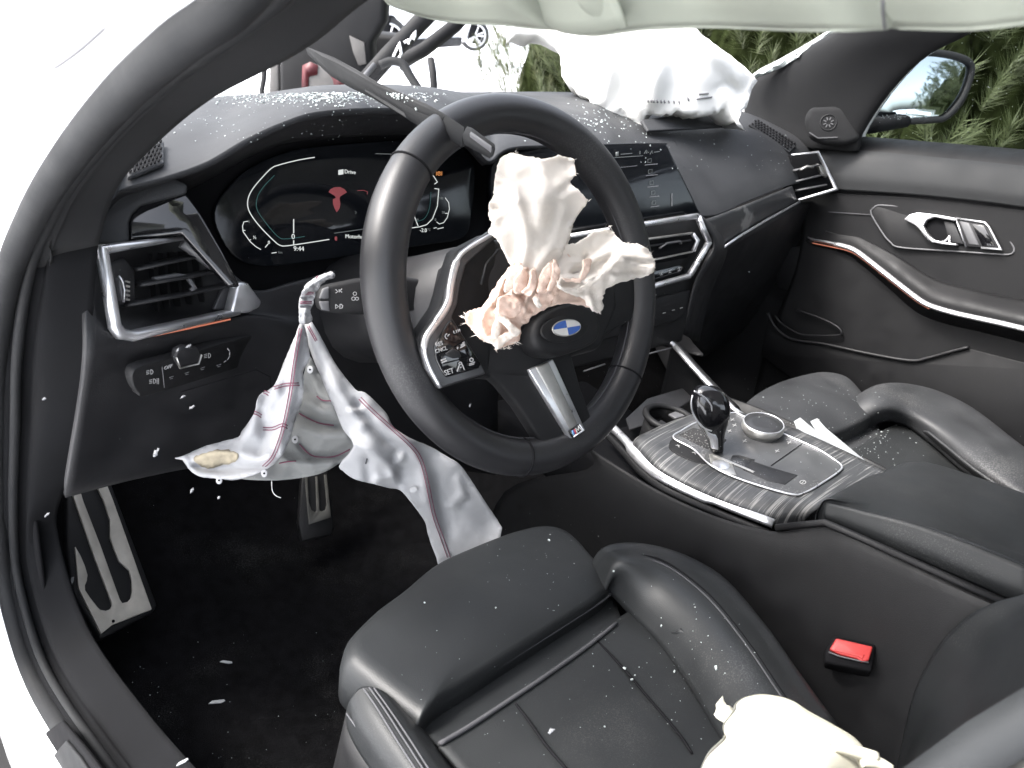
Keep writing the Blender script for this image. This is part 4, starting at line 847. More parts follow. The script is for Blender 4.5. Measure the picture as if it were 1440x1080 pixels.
f3_ = [(A(q), w_, a_) for q, w_, a_ in [([(525, 650), (530, 740), (600, 742), (700, 690)], 3.5, .012), ([(545, 690), (640, 690), (690, 600), (770, 560)], 4, .014), ([(600, 660), (650, 640), (660, 570)], 3.5, -.012), ([(820, 600), (990, 640)], 3.5, .007), ([(800, 660), (960, 650)], 3, -.007), ([(830, 570), (980, 590)], 4, .008), ([(670, 690), (740, 680), (800, 620)], 4, .012), ([(680, 780), (700, 850)], 4, .010)]]
cloth('torn_flap', A([(500, 560), (560, 520), (620, 510), (660, 480), (710, 455), (760, 445), (800, 455), (820, 480), (860, 510), (920, 515), (975, 540), (1000, 580), (1010, 635), (985, 670), (900, 695), (830, 715), (770, 740), (748, 790), (750, 830), (735, 865), (700, 850), (660, 825), (650, 790), (560, 760), (520, 740), (500, 680)]),
      wdep(.055, c3_), M['bagcw'], bag, step=3.4, fray=1.2, folds=f3_, wr=.0022, wscale=16, seed=3)
c4_ = [(A([(500, 800)])[0]+(.0,)), (A([(640, 800)])[0]+(.004,))]
cloth('under_layer', A([(385, 880), (420, 800), (480, 760), (540, 730), (640, 760), (670, 790), (690, 840), (640, 826), (580, 818), (520, 822), (450, 845)]), wdep(.046, c4_), M['bagc'], bag, step=4, fray=.6, wr=.003, wscale=16, seed=4)
# separate pleats standing out of the crumple
pl_ = [([(300, 640), (345, 625), (330, 690), (290, 740), (255, 760), (262, 700)], .075, 'bagcw'), ([(300, 700), (345, 640), (375, 690), (350, 760), (305, 760)], .078, 'bagc'), ([(385, 650), (412, 660), (412, 720), (380, 775), (340, 760), (372, 720)], .084, 'bagc'), ([(440, 655), (480, 610), (500, 640), (480, 700), (460, 755), (420, 760), (425, 700)], .086, 'bagc'), ([(500, 590), (530, 640), (525, 700), (490, 750), (470, 745), (490, 680)], .088, 'bagc'),
       ([(225, 790), (280, 770), (330, 800), (330, 860), (290, 890), (240, 880), (215, 850)], .076, 'bagc'), ([(205, 840), (240, 870), (300, 930), (330, 960), (300, 985), (255, 930), (215, 890)], .078, 'bagcw'), ([(195, 935), (222, 890), (228, 950), (215, 995), (190, 985)], .074, 'bagcw'), ([(160, 990), (220, 985), (290, 955), (325, 965), (260, 1010), (215, 1050), (200, 1030)], .072, 'bagcw'), ([(395, 790), (415, 780), (436, 820), (428, 840), (405, 820)], .075, 'bagcw'),
       ([(520, 700), (545, 735), (620, 740), (690, 700), (750, 670), (700, 720), (620, 760), (540, 748)], .088, 'bagcw'), ([(545, 690), (620, 690), (650, 640), (650, 600), (690, 590), (680, 650), (640, 705), (570, 705)], .092, 'bagc')]
for i, (q, o_, mm) in enumerate(pl_):
    q = A(q); cx, cy = sum(a for a, b in q)/len(q), sum(b for a, b in q)/len(q)
    cc = [(a, b, (-.014, -.004, .006)[(k*7+i) % 3]) for k, (a, b) in enumerate(q)]+[(cx, cy, .004)]
    cloth('pleat', q, wdep(o_+.010, cc), M[mm], bag, micro=.0005, step=2.4, fray=.6, wr=.0014, wscale=10, seed=10+i)
r5 = random.Random(5); vs_, fs = [], []
for (x, y) in A([(50, 882), (35, 884), (60, 910), (110, 968), (150, 1008), (205, 1052), (240, 1045), (270, 1040), (310, 1015), (672, 293), (612, 160), (300, 55), (590, 85), (800, 455), (760, 440), (780, 430), (870, 512), (920, 516), (960, 535), (990, 560), (1008, 600), (1010, 640), (735, 865), (720, 858)]):
    for k in range(5):
        p = V(x+r5.uniform(-2, 2), y+r5.uniform(-2, 2), pl=off(WPL, .06)); d = Vector((r5.uniform(-1, 1), r5.uniform(-1, 1), r5.uniform(-1, 1)))*.005; s_ = d.orthogonal().normalized()*.0004
        b0 = len(vs_); vs_ += [p-s_, p+s_, p+d]; fs.append((b0, b0+1, b0+2))
o = obj('frayed_thread', vs_, fs, M['bagcw'], bag, smooth=False); o['kind'] = 'stuff'

# ================================================================== knee airbag
K = lambda pts: ZM(240, 370, 3.273, pts); Lz = lambda pts: ZM(420, 540, 4.153, pts)
knee = thing('knee_airbag', 'white knee airbag with wine red stitching hanging below the dashboard', 'airbag', V(440, 450, d=.87))
kd = depthf([(440, 385, .845), (430, 440, .855), (428, 480, .85), (400, 540, .84), (255, 645, .86), (300, 670, .85), (350, 660, .835), (400, 640, .83), (420, 560, .835), (340, 610, .86)], soft=500)
fk = [(K(q), w_*1.2, a_*.75) for q, w_, a_ in [([(600, 280), (540, 470), (470, 620), (380, 780)], 8, .010), ([(590, 300), (570, 480), (550, 650), (500, 830)], 7, .014), ([(430, 620), (420, 720), (440, 820), (420, 870)], 6, -.012), ([(400, 640), (360, 760), (330, 830)], 8, .012), ([(120, 900), (200, 870), (300, 870), (400, 900), (500, 880)], 7, .014), ([(110, 930), (200, 945), (320, 935), (430, 940)], 4, -.010), ([(60, 895), (120, 970), (220, 985), (330, 985), (430, 950)], 4, .010), ([(480, 570), (530, 640), (500, 720)], 7, .008), ([(540, 700), (470, 800), (440, 880)], 7, .010)]]
_, kdep = cloth('outer_panel', K([(600, 270), (575, 330), (540, 410), (500, 510), (470, 570), (410, 610), (385, 690), (330, 770), (310, 800), (220, 825), (150, 845), (60, 885), (15, 900), (50, 905), (70, 930), (95, 960), (140, 985), (200, 990), (300, 998), (400, 965), (470, 930), (510, 890), (550, 810), (575, 720), (605, 630), (612, 540), (610, 500), (630, 460), (640, 420), (620, 300)]), kd, M['bag'], knee, step=4.5, fray=.3, folds=fk, wr=.0014, wscale=40, seed=21, micro=.0004)
cloth('stained_patch', K([(105, 895), (140, 878), (200, 862), (260, 858), (310, 880), (300, 915), (245, 930), (190, 945), (130, 935)]), lambda x, y: kdep(x, y)-.0022, M['stain'], knee, step=4, fray=1.2, wr=.0012, wscale=8, seed=22, thick=.0006)
def dbl(path, dep, par, gap=5):
    P = [Vector((a, b, 0)) for a, b in path]; Q = crom(P, 24)
    for s in (-1, 1):
        out = []
        for i, p in enumerate(Q):
            t = (Q[min(i+1, 23)]-Q[max(i-1, 0)]).normalized(); out.append((p.x-t.y*s*gap/2, p.y+t.x*s*gap/2))
        stitch('stitching', out, dep, M['thread'], par, r=.0005, lift=.0012, step=4)
for q in ([(598, 300), (572, 450), (550, 600), (527, 720), (503, 810), (468, 895), (425, 940)], [(475, 575), (530, 560), (596, 557)], [(425, 762), (470, 762), (515, 745), (545, 760)], [(383, 688), (402, 694), (422, 708)], [(428, 592), (445, 598), (456, 608)]):
    dbl(K(q), kdep, knee, 3.6)
kd2 = depthf([(440, 470, .875), (430, 560, .885), (420, 650, .89), (360, 672, .88), (480, 660, .90), (500, 620, .895), (470, 560, .885)], soft=500)
fk2 = [(K(q), w_*1.2, a_*.75) for q, w_, a_ in [([(600, 690), (680, 730), (760, 745)], 6, -.012), ([(600, 830), (650, 885), (740, 890), (830, 855)], 6, -.014), ([(620, 640), (700, 680), (760, 690)], 7, .012), ([(600, 760), (700, 800), (800, 790)], 8, .014), ([(640, 500), (680, 600), (740, 635)], 6, .012), ([(640, 560), (690, 640)], 5, -.008), ([(520, 900), (620, 930), (740, 920)], 5, .01)]]
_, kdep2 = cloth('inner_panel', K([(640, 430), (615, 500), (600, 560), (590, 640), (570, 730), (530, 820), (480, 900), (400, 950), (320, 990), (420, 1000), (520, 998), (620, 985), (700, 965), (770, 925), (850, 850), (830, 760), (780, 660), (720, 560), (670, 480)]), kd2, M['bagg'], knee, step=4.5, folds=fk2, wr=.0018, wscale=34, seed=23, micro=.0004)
for q in ([(592, 692), (640, 718), (690, 738), (760, 748)], [(592, 832), (640, 880), (690, 893), (760, 888), (835, 852)], [(672, 612), (700, 632), (745, 634)], [(500, 922), (540, 914), (578, 911)]):
    stitch('stitching', K(q), kdep2, M['thread'], knee, r=.0007, lift=.0012, step=4)
cR = K([(615, 250), (640, 255), (700, 355), (760, 465), (850, 580)])+[(515, 553), (543, 581), (553, 600), (575, 615), (604, 628), (625, 640), (648, 655), (668, 684), (687, 713), (702, 736), (705, 748), (690, 790), (630, 812), (612, 780), (602, 752), (597, 733), (576, 704), (562, 689), (545, 686), (523, 680), (499, 674), (483, 663), (477, 654), (497, 627), (483, 605), (473, 581), (461, 554)]+K([(690, 520), (655, 440), (625, 340)])
kd3 = depthf([(432, 455, .855), (470, 540, .855), (500, 560, .865), (520, 620, .86), (560, 620, .89), (500, 670, .89), (580, 680, .92), (620, 650, .93), (640, 690, .95), (650, 740, .97), (620, 770, .99), (690, 740, .99), (640, 800, 1.02)], soft=500)
fk3 = [(q, w_*1.2, a_*.62) for q, w_, a_ in [(K([(640, 300), (720, 480), (800, 640), (880, 740)]), 9, .014), (Lz([(340, 120), (430, 230), (510, 330), (620, 400)]), 6, -.014), (Lz([(400, 140), (520, 260), (640, 350), (720, 480), (760, 680), (830, 900)]), 8, .012), (Lz([(330, 350), (430, 400), (520, 470), (600, 600)]), 6, .012), (Lz([(560, 430), (600, 500), (590, 600)]), 6, -.012), (Lz([(580, 460), (610, 410)]), 5, .014), (Lz([(810, 540), (830, 700), (870, 850)]), 7, -.008), (Lz([(930, 560), (960, 660), (900, 700)]), 6, .008), (Lz([(400, 440), (410, 560)]), 6, -.012), (Lz([(450, 560), (540, 540)]), 5, .010), (Lz([(300, 160), (370, 150)]), 3, .008), (Lz([(880, 680), (960, 700), (980, 690)]), 4, -.006)]]
_, kdep3 = cloth('side_flap', cR, kd3, M['bag'], knee, step=4.5, fray=.2, folds=fk3, wr=.0014, wscale=44, seed=24, micro=.0004)
dbl([(506, 560), (523, 577), (552, 603), (576, 625), (591, 645), (601, 680), (610, 723), (620, 752), (632, 786)], kdep3, knee, 4)
dbl(K([(632, 290), (655, 330), (672, 362)]), kdep3, knee, 2.5)
stitch('stitching', Lz([(392, 465), (398, 440), (402, 415)]), kdep3, M['stitch'], knee, r=.0008)
kd4 = lambda x, y: PJ(V(x, y, y=.108))[2]
cloth('gathered_top', K([(604, 130), (625, 95), (660, 68), (700, 50), (735, 38), (752, 45), (757, 68), (720, 80), (692, 100), (672, 135), (662, 165), (655, 195), (642, 225), (655, 262), (620, 285), (595, 275), (592, 235), (592, 190), (598, 160)]), kd4, M['bag'], knee, step=3, fray=.8, folds=[(K([(610, 130), (690, 75), (750, 50)]), 4, .012), (K([(600, 160), (650, 150)]), 2.5, -.008), (K([(600, 200), (645, 195)]), 2.5, -.008), (K([(620, 210), (615, 270)]), 3, .01)], wr=.003, wscale=10, seed=25)
for q in ([(606, 140), (660, 138)], [(672, 62), (690, 92)], [(597, 182), (655, 180)]): dbl(K(q), kd4, knee, 2.2)
for (x, y, dp) in ((641, 490, kdep), (222, 1000, kdep), (430, 968, kdep), (572, 812, kdep2)):
    cx, cy = K([(x, y)])[0]; p = [V(cx+5.5*math.cos(Rd(t))*.8, cy+5.5*math.sin(Rd(t)), d=dp(cx, cy)-.004) for t in range(0, 360, 24)]
    tb = plate('fixing_tab', p, -CF, .0015, M['bag'], knee, bevel=.0004)
    plate('eyelet', [V(cx+1.5*math.cos(Rd(t)), cy+1.5*math.sin(Rd(t)), d=dp(cx, cy)-.0043) for t in range(0, 360, 45)], -CF, .001, M['matt'], tb, bevel=0)
cx, cy = Lz([(668, 620)])[0]
plate('fixing_tab', [V(cx+a, cy+b, d=kdep3(cx, cy)-.004) for a, b in ((-4, 3), (-5, -1), (-2, -5), (4, -5), (7, 0), (2, 4))], -CF, .0015, M['bag'], knee, bevel=.0004)
tube('loose_thread', crom([V(x, y, d=.9) for x, y in ((382, 676), (383, 690), (388, 697), (395, 700))], 12), .0005, M['bagw'], knee, n=5)

# ================================================================== wiper fallen through the broken windscreen
wpn = thing('wiper_arm', 'grey broken wiper arm lying across the steering wheel rim', 'wiper', V(560, 137, d=.88))
def wd(x): return .935-(x-430)*.00102
def wpx(pts, lift=0): return [V(x, y, d=wd(x)-lift) for x, y in pts]
wn = (-CF+CU*.5).normalized()
plate('arm', wpx([(429, 65), (434, 66), (470, 80), (500, 96), (535, 117), (570, 132), (600, 145), (622, 157), (654, 178), (650, 195), (618, 178), (588, 166), (552, 144), (520, 126), (490, 112), (462, 96)]), wn, .012, M['rubber'], wpn, bevel=.003)
plate('blade_spine', wpx([(440, 70), (475, 85), (530, 118), (600, 149), (626, 163), (622, 168), (590, 156), (530, 126), (480, 98)], .004), wn, .004, M['rubber'], wpn, bevel=.001)
plate('end_clip', wpx([(656, 176), (664, 178), (697, 202), (694, 212), (688, 216), (652, 197), (650, 188)], .003), wn, .007, M['rubber'], wpn, bevel=.003)
plate('clip_ridge', wpx([(662, 184), (692, 205), (690, 209), (660, 188)], .007), wn, .006, M['grey'], wpn, bevel=.001)
# ================================================================== centre console
cons = thing('centre_console', 'centre console with open pore trim, gear lever, rotary controller and black armrest', 'console', (0, 0, .28))
CT = plane3((-.1, .057, .636), (-.099, -.2, .654), (.062, -.067, .669)); CTn = CT[1]
C6 = lambda pts: ZM(880, 520, 4, pts)
# carcass sides
loft('side_wall', [[V(830, 632, x=-.122), V(925, 690, x=-.122), V(1010, 728, x=-.122), V(1092, 748, x=-.12), V(1160, 738, x=-.115), V(1300, 800, x=-.112), V(1450, 868, x=-.112)],
                   [V(825, 660, x=-.128), V(920, 720, x=-.128), V(1010, 760, x=-.128), V(1092, 785, x=-.126), V(1170, 800, x=-.122), V(1300, 850, x=-.12), V(1450, 920, x=-.12)],
                   [Vector((-.135, .20, .45)), Vector((-.135, .1, .45)), Vector((-.135, 0, .45)), Vector((-.135, -.1, .45)), Vector((-.135, -.2, .45)), Vector((-.135, -.34, .45)), Vector((-.135, -.55, .45))],
                   [Vector((-.14, .22, .28)), Vector((-.14, .1, .28)), Vector((-.14, 0, .28)), Vector((-.14, -.1, .28)), Vector((-.14, -.2, .28)), Vector((-.14, -.34, .28)), Vector((-.14, -.55, .28))]], M['black'], cons, nu=40, nv=16, solid=.004)
box('console_core', (-.11, -.60, .28), (.13, .12, .585), M['matt'], cons, bevel=.01)
loft('far_side_wall', [[Vector((.16, .10, .63)), Vector((.17, -.1, .655)), Vector((.18, -.6, .67))], [Vector((.17, .10, .45)), Vector((.175, -.1, .45)), Vector((.18, -.6, .45))], [Vector((.17, .10, .28)), Vector((.175, -.1, .28)), Vector((.18, -.6, .28))]], M['black'], cons, nu=12, nv=10, solid=.004)
# trim: flat field rolling over towards the driver
def ct(pts, o=0): return VP(pts, pl=off(CT, o))
tr = [ct([(975, 582), (1040, 580), (1110, 600), (1180, 630), (1245, 662)], -.004), ct([(945, 592), (1020, 610), (1090, 640), (1150, 665), (1215, 690)]), ct([(915, 605), (975, 640), (1040, 668), (1095, 690), (1165, 706)], .0005),
      ct([(897, 614), (945, 648), (1022, 682), (1085, 706), (1150, 716)], -.003), ct([(890, 624), (930, 662), (1010, 700), (1080, 722), (1140, 726)], -.012), [p+Vector((.004, 0, -.004)) for p in ct([(896, 640), (935, 672), (1012, 706), (1086, 735), (1130, 733)], -.022)]]
loft('trim_field', tr, M['trim'], cons, nu=50, nv=36, solid=.004)
# chrome rail on the driver's side
rail = ct([(858, 598), (880, 620), (905, 648), (930, 668), (960, 684), (1020, 710), (1088, 737)], -.020)
bar('chrome_rail', crom(rail, 36), [.012]*8+[.019]*10+[.017]*10+[.012]*8, .006, (CTn+Vector((-.9, 0, 0))).normalized(), M['chrome'], cons, bevel=.002)
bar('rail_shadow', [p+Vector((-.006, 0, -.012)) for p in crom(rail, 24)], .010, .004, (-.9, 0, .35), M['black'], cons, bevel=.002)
# far rail running up to the dashboard
r_ = [V(934, 474, x=.13), V(948, 487, x=.128), V(972, 515, x=.122), V(995, 540, x=.115), V(1030, 575, x=.105), V(1046, 586, x=.10)]
bar('chrome_rail', r_[:2], .007, .005, (-.3, -.5, .8), M['chrome'], cons, bevel=.0015)
bar('chrome_rail', r_[1:], .0085, .005, (-.3, -.5, .8), M['chrome'], cons, bevel=.0015)
loft('far_rail_side', [[p+Vector((.004, 0, 0)) for p in r_[:5]], [p+Vector((.03, 0, -.03)) for p in r_[:5]], [p+Vector((.05, 0, -.25)) for p in r_[:5]]], M['black'], cons, nu=12, nv=6, solid=.004)
# cup holder well in front of the lever
box('cup_well', (-.112, .10, .50), (.112, .30, .555), M['matt'], cons, bevel=.01)
cup = V(935, 585, pl=off(CT, -.025))
cr_ = lambda c, r, z, n=36: [c+Vector((r*math.cos(2*math.pi*i/n), r*math.sin(2*math.pi*i/n), z)) for i in range(n)]
tube('cup_ring', cr_(V(942, 588, pl=off(CT, -.015)), .036, 0), .005, M['black'], cons, closed=True, n=10)
R_ = [cr_(V(942, 588, pl=off(CT, -.02)), .034, 0), cr_(V(942, 588, pl=off(CT, -.02)), .033, -.06)]
obj('cup_wall', R_[0]+R_[1], [(i, (i+1) % 36, 36+(i+1) % 36, 36+i) for i in range(36)], M['black'], cons, solid=.002)
plate('cup_clip', ct([(940, 582), (960, 574), (972, 582), (950, 588)], -.02), CTn, .004, M['grey'], cons, bevel=.001)
plate('cup_clip', ct([(915, 600), (930, 590), (940, 596), (925, 606)], -.02), CTn, .004, M['dashdark'], cons, bevel=.001)
plate('charging_tray', ct([(880, 588), (910, 560), (960, 545), (975, 560), (930, 590), (885, 604)], -.04), CTn, .004, M['dashdark'], cons, bevel=.002)
# control panel with chrome outline
pan_px = [(947, 616), (958, 606), (985, 592), (1030, 581), (1046, 586), (1110, 614), (1150, 632), (1172, 646), (1183, 655), (1181, 662), (1160, 677), (1132, 693), (1110, 695), (1040, 674), (1000, 655), (975, 632)]
pan = plate('control_panel', crom_even(ct(pan_px, .002), .004, True), CTn, .006, mat('panel_grey', (.055, .056, .058), .38, var=.2, vscale=40, dust=.35, dscale=300), cons, bevel=.0008)
bar('chrome_outline', crom_even(ct(pan_px, .0018), .004, True), .0026, .0016, CTn, M['chrome'], pan, closed=True, bevel=.0005)
ap = plate('auto_panel', crom(ct([(941, 624), (947, 617), (970, 625), (997, 637), (1000, 650), (985, 651), (960, 642), (943, 632)], .0012), 30, True), CTn, .006, M['black'], cons, bevel=.001)
for x_, y_ in ((953, 627), (976, 637), (988, 643)): lines('drive_symbol', [[(x_-3, y_-1), (x_+3, y_)], [(x_, y_-2), (x_+2, y_+2)]], off(CT, .0018), .0009, M['mark'], ap)
plate('lever_gaiter', ct([(954, 611), (975, 601), (1000, 607), (1022, 618), (1010, 634), (990, 630)], .0026), CTn, .003, mat('dusty_black', (.018, .018, .019), .9, dust=.8, dscale=350, bump=.6, bscale=500), pan, bevel=.001)
sbp = plate('start_button_plate', ct([(997, 638), (1003, 637), (1030, 652), (1036, 668), (1020, 664), (1000, 654)], .003), CTn, .005, M['alu'], pan, bevel=.001)
cc_ = V(1014, 653, pl=off(CT, .0036)); e1 = V(1026, 658, pl=off(CT, .0036))-cc_; e2 = CTn.cross(e1).normalized()*e1.length
plate('start_button', [cc_+(e1*math.cos(2*math.pi*i/28)+e2*math.sin(2*math.pi*i/28))*.95 for i in range(28)], CTn, .003, M['chrome'], sbp, bevel=.0008)
plate('shift_display', ct([(1044, 660), (1058, 648), (1084, 657), (1122, 668), (1104, 681), (1080, 676)], .0028), CTn, .002, M['dashdark'], pan, bevel=.0005)
plate('shift_display', ct([(1040, 640), (1062, 646), (1050, 660), (1024, 652), (1030, 640)], .0026), CTn, .002, mat('dusty_gloss', (.012, .012, .013), .3, dust=.8, dscale=400), pan, bevel=.0005)
line('panel_gap', [(1128, 624), (1084, 655)], off(CT, .0022), .001, M['matt'], pan)
lines('brake_symbol', [arc(1129, 678, 4.2, 2.6, 0, 360, 14), [(1127, 680), (1131, 676)]], off(CT, .0026), .0008, M['mark'], pan)
for x_, y_ in ((1030, 590), (1033, 598), (1026, 606), (1047, 620), (1110, 622), (1093, 634)): lines('key_symbol', [[(x_-3, y_-1), (x_+3, y_+1)], [(x_+2, y_-2), (x_-2, y_+2)]], off(CT, .0025), .0008, M['mark'], pan)
line('silver_inlay', [(1004, 640), (1052, 660), (1060, 664)], off(CT, .0026), .004, M['alu'], pan)
# rotary controller
dc = V(1071, 608, pl=off(CT, .002)); e1 = V(1101, 613, pl=off(CT, .002))-dc; ra = e1.length; u1 = e1.normalized(); u2 = CTn.cross(u1)
def dr(r, h, n=48): return [dc+(u1*math.cos(2*math.pi*i/n)+u2*math.sin(2*math.pi*i/n))*r+CTn*h for i in range(n)]
def lathe(name, prof, m, parent, dr=dr, n=48, cap=True):
    R = [p for r, h in prof for p in dr(r, h, n)]
    f = [(j*n+i, j*n+(i+1) % n, (j+1)*n+(i+1) % n, (j+1)*n+i) for j in range(len(prof)-1) for i in range(n)]
    if cap: f.append(tuple((len(prof)-1)*n+i for i in range(n)))
    o = obj(name, R, f, m, parent); recalc(o); return o
kn = lathe('rotary_controller', [(ra*.85, 0), (ra*.86, .004), (ra*.98, .0055), (ra, .008), (ra*.99, .014), (ra*.95, .0155), (ra*.93, .0152)], M['alu'], cons)
lathe('touch_pad', [(ra*.92, .0154), (ra*.9, .0160), (ra*.5, .0157), (.001, .0156)], mat('pad_black', (.02, .02, .021), .35, dust=.7, dscale=350), kn)
tube('chrome_ring', dr(ra*.94, .0155), .0009, M['chrome'], kn, closed=True, n=8)
# gear lever
lv0 = V(1010, 634, pl=off(CT, .002)); lvx = (CR*.9+CU*.05).normalized()
sec = [((1008, 636), 9.5, .010), ((1007, 628), 10, .0105), ((1006, 618), 11.5, .012), ((1003, 606), 16, .015), ((1001, 594), 22, .019), ((1000, 582), 26.5, .021), ((999, 570), 28, .021), ((998, 558), 26, .019), ((996, 549), 21, .015), ((993, 544), 13, .009), ((991, 542), 3, .003)]
dl = lambda y: PJ(lv0)[2]-(636-y)*.00030
vs_ = []; n = 24
for (x_, y_), w_, dp in sec:
    c_ = V(x_, y_, d=dl(y_)); sxr = (V(x_+w_, y_, d=dl(y_))-c_)
    fwv = CF-CU*CF.dot(CU); 
    for i in range(n):
        a = 2*math.pi*i/n; ca, sa = math.cos(a), math.sin(a)
        ca, sa = math.copysign(abs(ca)**.75, ca), math.copysign(abs(sa)**.75, sa)
        vs_.append(c_+sxr*ca+(CF*.87+CU*.35)*dp*sa)
fs = [(j*n+i, j*n+(i+1) % n, (j+1)*n+(i+1) % n, (j+1)*n+i) for j in range(len(sec)-1) for i in range(n)]+[tuple((len(sec)-1)*n+i for i in range(n)), tuple(range(n))[::-1]]
lev = obj('gear_lever', vs_, fs, M['gloss'], cons, sub=1); recalc(lev)
def lvp(pts, o): return [V(a, b, d=dl(b)-o) for a, b in pts]
tube('chrome_strip', crom(lvp([(974, 556), (972, 566), (974, 580), (982, 594), (992, 603), (1001, 606)], .017), 20), .0012, M['chrome'], lev, n=8)
plate('metal_stem', lvp([(982, 592), (994, 602), (1006, 607), (1010, 618), (1011, 633), (1001, 631), (999, 618), (992, 606)], .0155), -CF, .006, M['chrome'], lev, bevel=.0015)
tube('chrome_strip', crom(lvp([(976, 550), (982, 553), (992, 560), (1000, 570), (1001, 578)], .0195), 16), .0011, M['chrome'], lev, n=8)
# armrest
AR = [V(1158, 708, x=-.085), V(1160, 700, x=-.085), V(1166, 694, x=-.08), V(1215, 668, z=.685), V(1262, 650, z=.685), V(1280, 645, z=.685), V(1310, 648, z=.685), V(1375, 668, z=.685), V(1445, 692, z=.69), V(1530, 722, z=.70), Vector((.20, -.62, .70)), Vector((-.07, -.62, .715)), V(1500, 822, x=-.085), V(1440, 792, x=-.085), V(1340, 752, x=-.085), V(1250, 725, x=-.085), V(1200, 714, x=-.085), V(1172, 711, x=-.085)]
AR[0] = V(1163, 706, x=-.085)
arm = cushion('armrest', crom(AR, 80, True), (-.02, -.05, 1), .045, .010, M['leather'], cons, rnd=.010, centre=(.06, -.42, .695))
loft('armrest_side', [[V(1160, 706, x=-.088), V(1200, 716, x=-.092), V(1300, 742, x=-.092), V(1450, 800, x=-.092)], [V(1158, 722, x=-.094), V(1200, 738, x=-.096), V(1300, 772, x=-.098), V(1450, 836, x=-.098)], [V(1160, 734, x=-.090), V(1200, 752, x=-.092), V(1300, 792, x=-.094), V(1450, 858, x=-.094)]], M['leather'], cons, nu=30, nv=10, solid=.01)
bar('console_lip', [V(1092, 742, x=-.118), V(1160, 735, x=-.116), V(1200, 752, x=-.112), V(1300, 797, x=-.11), V(1450, 864, x=-.11)], .008, .006, (-.9, 0, .4), M['black'], cons, bevel=.002)

# paper-like splinters between console and passenger seat
for q, lab in (([(1117, 592), (1124, 589), (1134, 596), (1176, 625), (1182, 640), (1172, 634), (1140, 616), (1120, 602)], 'shorter white plastic splinter lying beside the rotary controller'), ([(1140, 592), (1148, 590), (1160, 602), (1200, 632), (1212, 641), (1225, 655), (1222, 658), (1190, 645), (1172, 628), (1150, 606)], 'longer white plastic splinter touching the armrest corner')):
    p0 = V(1170, 622, z=.672); pl = (p0, Vector((-.35, -.25, .9)).normalized()); P = VP(q, pl=pl)
    tag(plate('plastic_splinter', [p+pl[1]*.004*math.sin(i*1.3) for i, p in enumerate(P)], pl[1], .0025, M['tip'], None, bevel=.0006), lab, 'splinter', 'white splinters beside the console')

# ================================================================== driver's seat
seat = thing('driver_seat', 'black leather driver seat with extended thigh pad and glass crumbs on it', 'seat', (-.38, -.3, .28))
SPL = plane3((-.608, -.085, .629), (-.262, -.019, .584), (-.608, -.195, .632)); SN = SPL[1]
S8 = lambda pts: ZM(480, 720, 3, pts)
def sp(pts, o=0): return VP(pts, pl=off(SPL, o))
pad = [(24, 585), (22, 545), (32, 515), (62, 480), (150, 398), (260, 318), (400, 205), (560, 132), (700, 78), (790, 52), (860, 40), (920, 44), (970, 66), (1020, 110), (1080, 178), (1135, 228), (1155, 258), (1150, 300), (1100, 352), (900, 480), (600, 668), (430, 775), (345, 850), (310, 835), (200, 752), (100, 672), (40, 618)]
cushion('thigh_pad', crom(sp(S8(pad), -.006), 110, True), SN, .055, .012, M['leather'], seat, rnd=.016)
tube('pad_piping', crom(sp(S8([(330, 868), (430, 800), (600, 692), (900, 505), (1100, 375), (1160, 320)]), -.018), 30), .0018, M['stitch'], seat, n=6)
# joint between pad and cushion
loft('cushion_front', [sp(S8([(320, 880), (600, 700), (900, 512), (1150, 340)]), -.03), sp(S8([(360, 930), (640, 750), (930, 560), (1165, 400)]), -.030), sp(S8([(415, 985), (690, 805), (960, 620), (1180, 450)]), -.020)], M['leather'], seat, nu=30, nv=10, solid=.004)
tube('cushion_piping', crom(sp(S8([(415, 978), (540, 905), (700, 800), (850, 700), (1020, 580), (1160, 470)]), -.0185), 30), .0022, M['stitch'], seat, n=6)
# perforated centre
cen = [sp(S8([(415, 985), (690, 805), (960, 620), (1180, 440), (1300, 380)]), -.020), sp(S8([(480, 1060), (780, 900), (1080, 730), (1330, 600), (1450, 520)]), -.022), sp(S8([(560, 1160), (860, 1020), (1190, 860), (1500, 740), (1700, 660)]), -.024), sp(S8([(640, 1400), (980, 1300), (1330, 1200), (1720, 1060), (2000, 960)]), -.02)]
loft('seat_centre', cen, M['fabric'], seat, nu=40, nv=30, solid=.004)
for q in ([(735, 810), (790, 880), (860, 980), (950, 1085)], [(1080, 545), (1190, 660), (1300, 790), (1420, 930), (1480, 1020)]):
    tube('seam_line', crom(sp(S8(q), -.0205), 20), .0014, M['matt'], seat, n=6)
loft('cushion_edge', [sp([(926, 872), (945, 897), (985, 955), (1035, 1030), (1075, 1100)], -.016), sp([(942, 890), (962, 905), (1000, 952), (1046, 1020), (1088, 1085)], -.004), sp([(955, 885), (985, 905), (1022, 950), (1065, 1010), (1105, 1070)], .008)], M['leather'], seat, nu=24, nv=8, solid=.003)
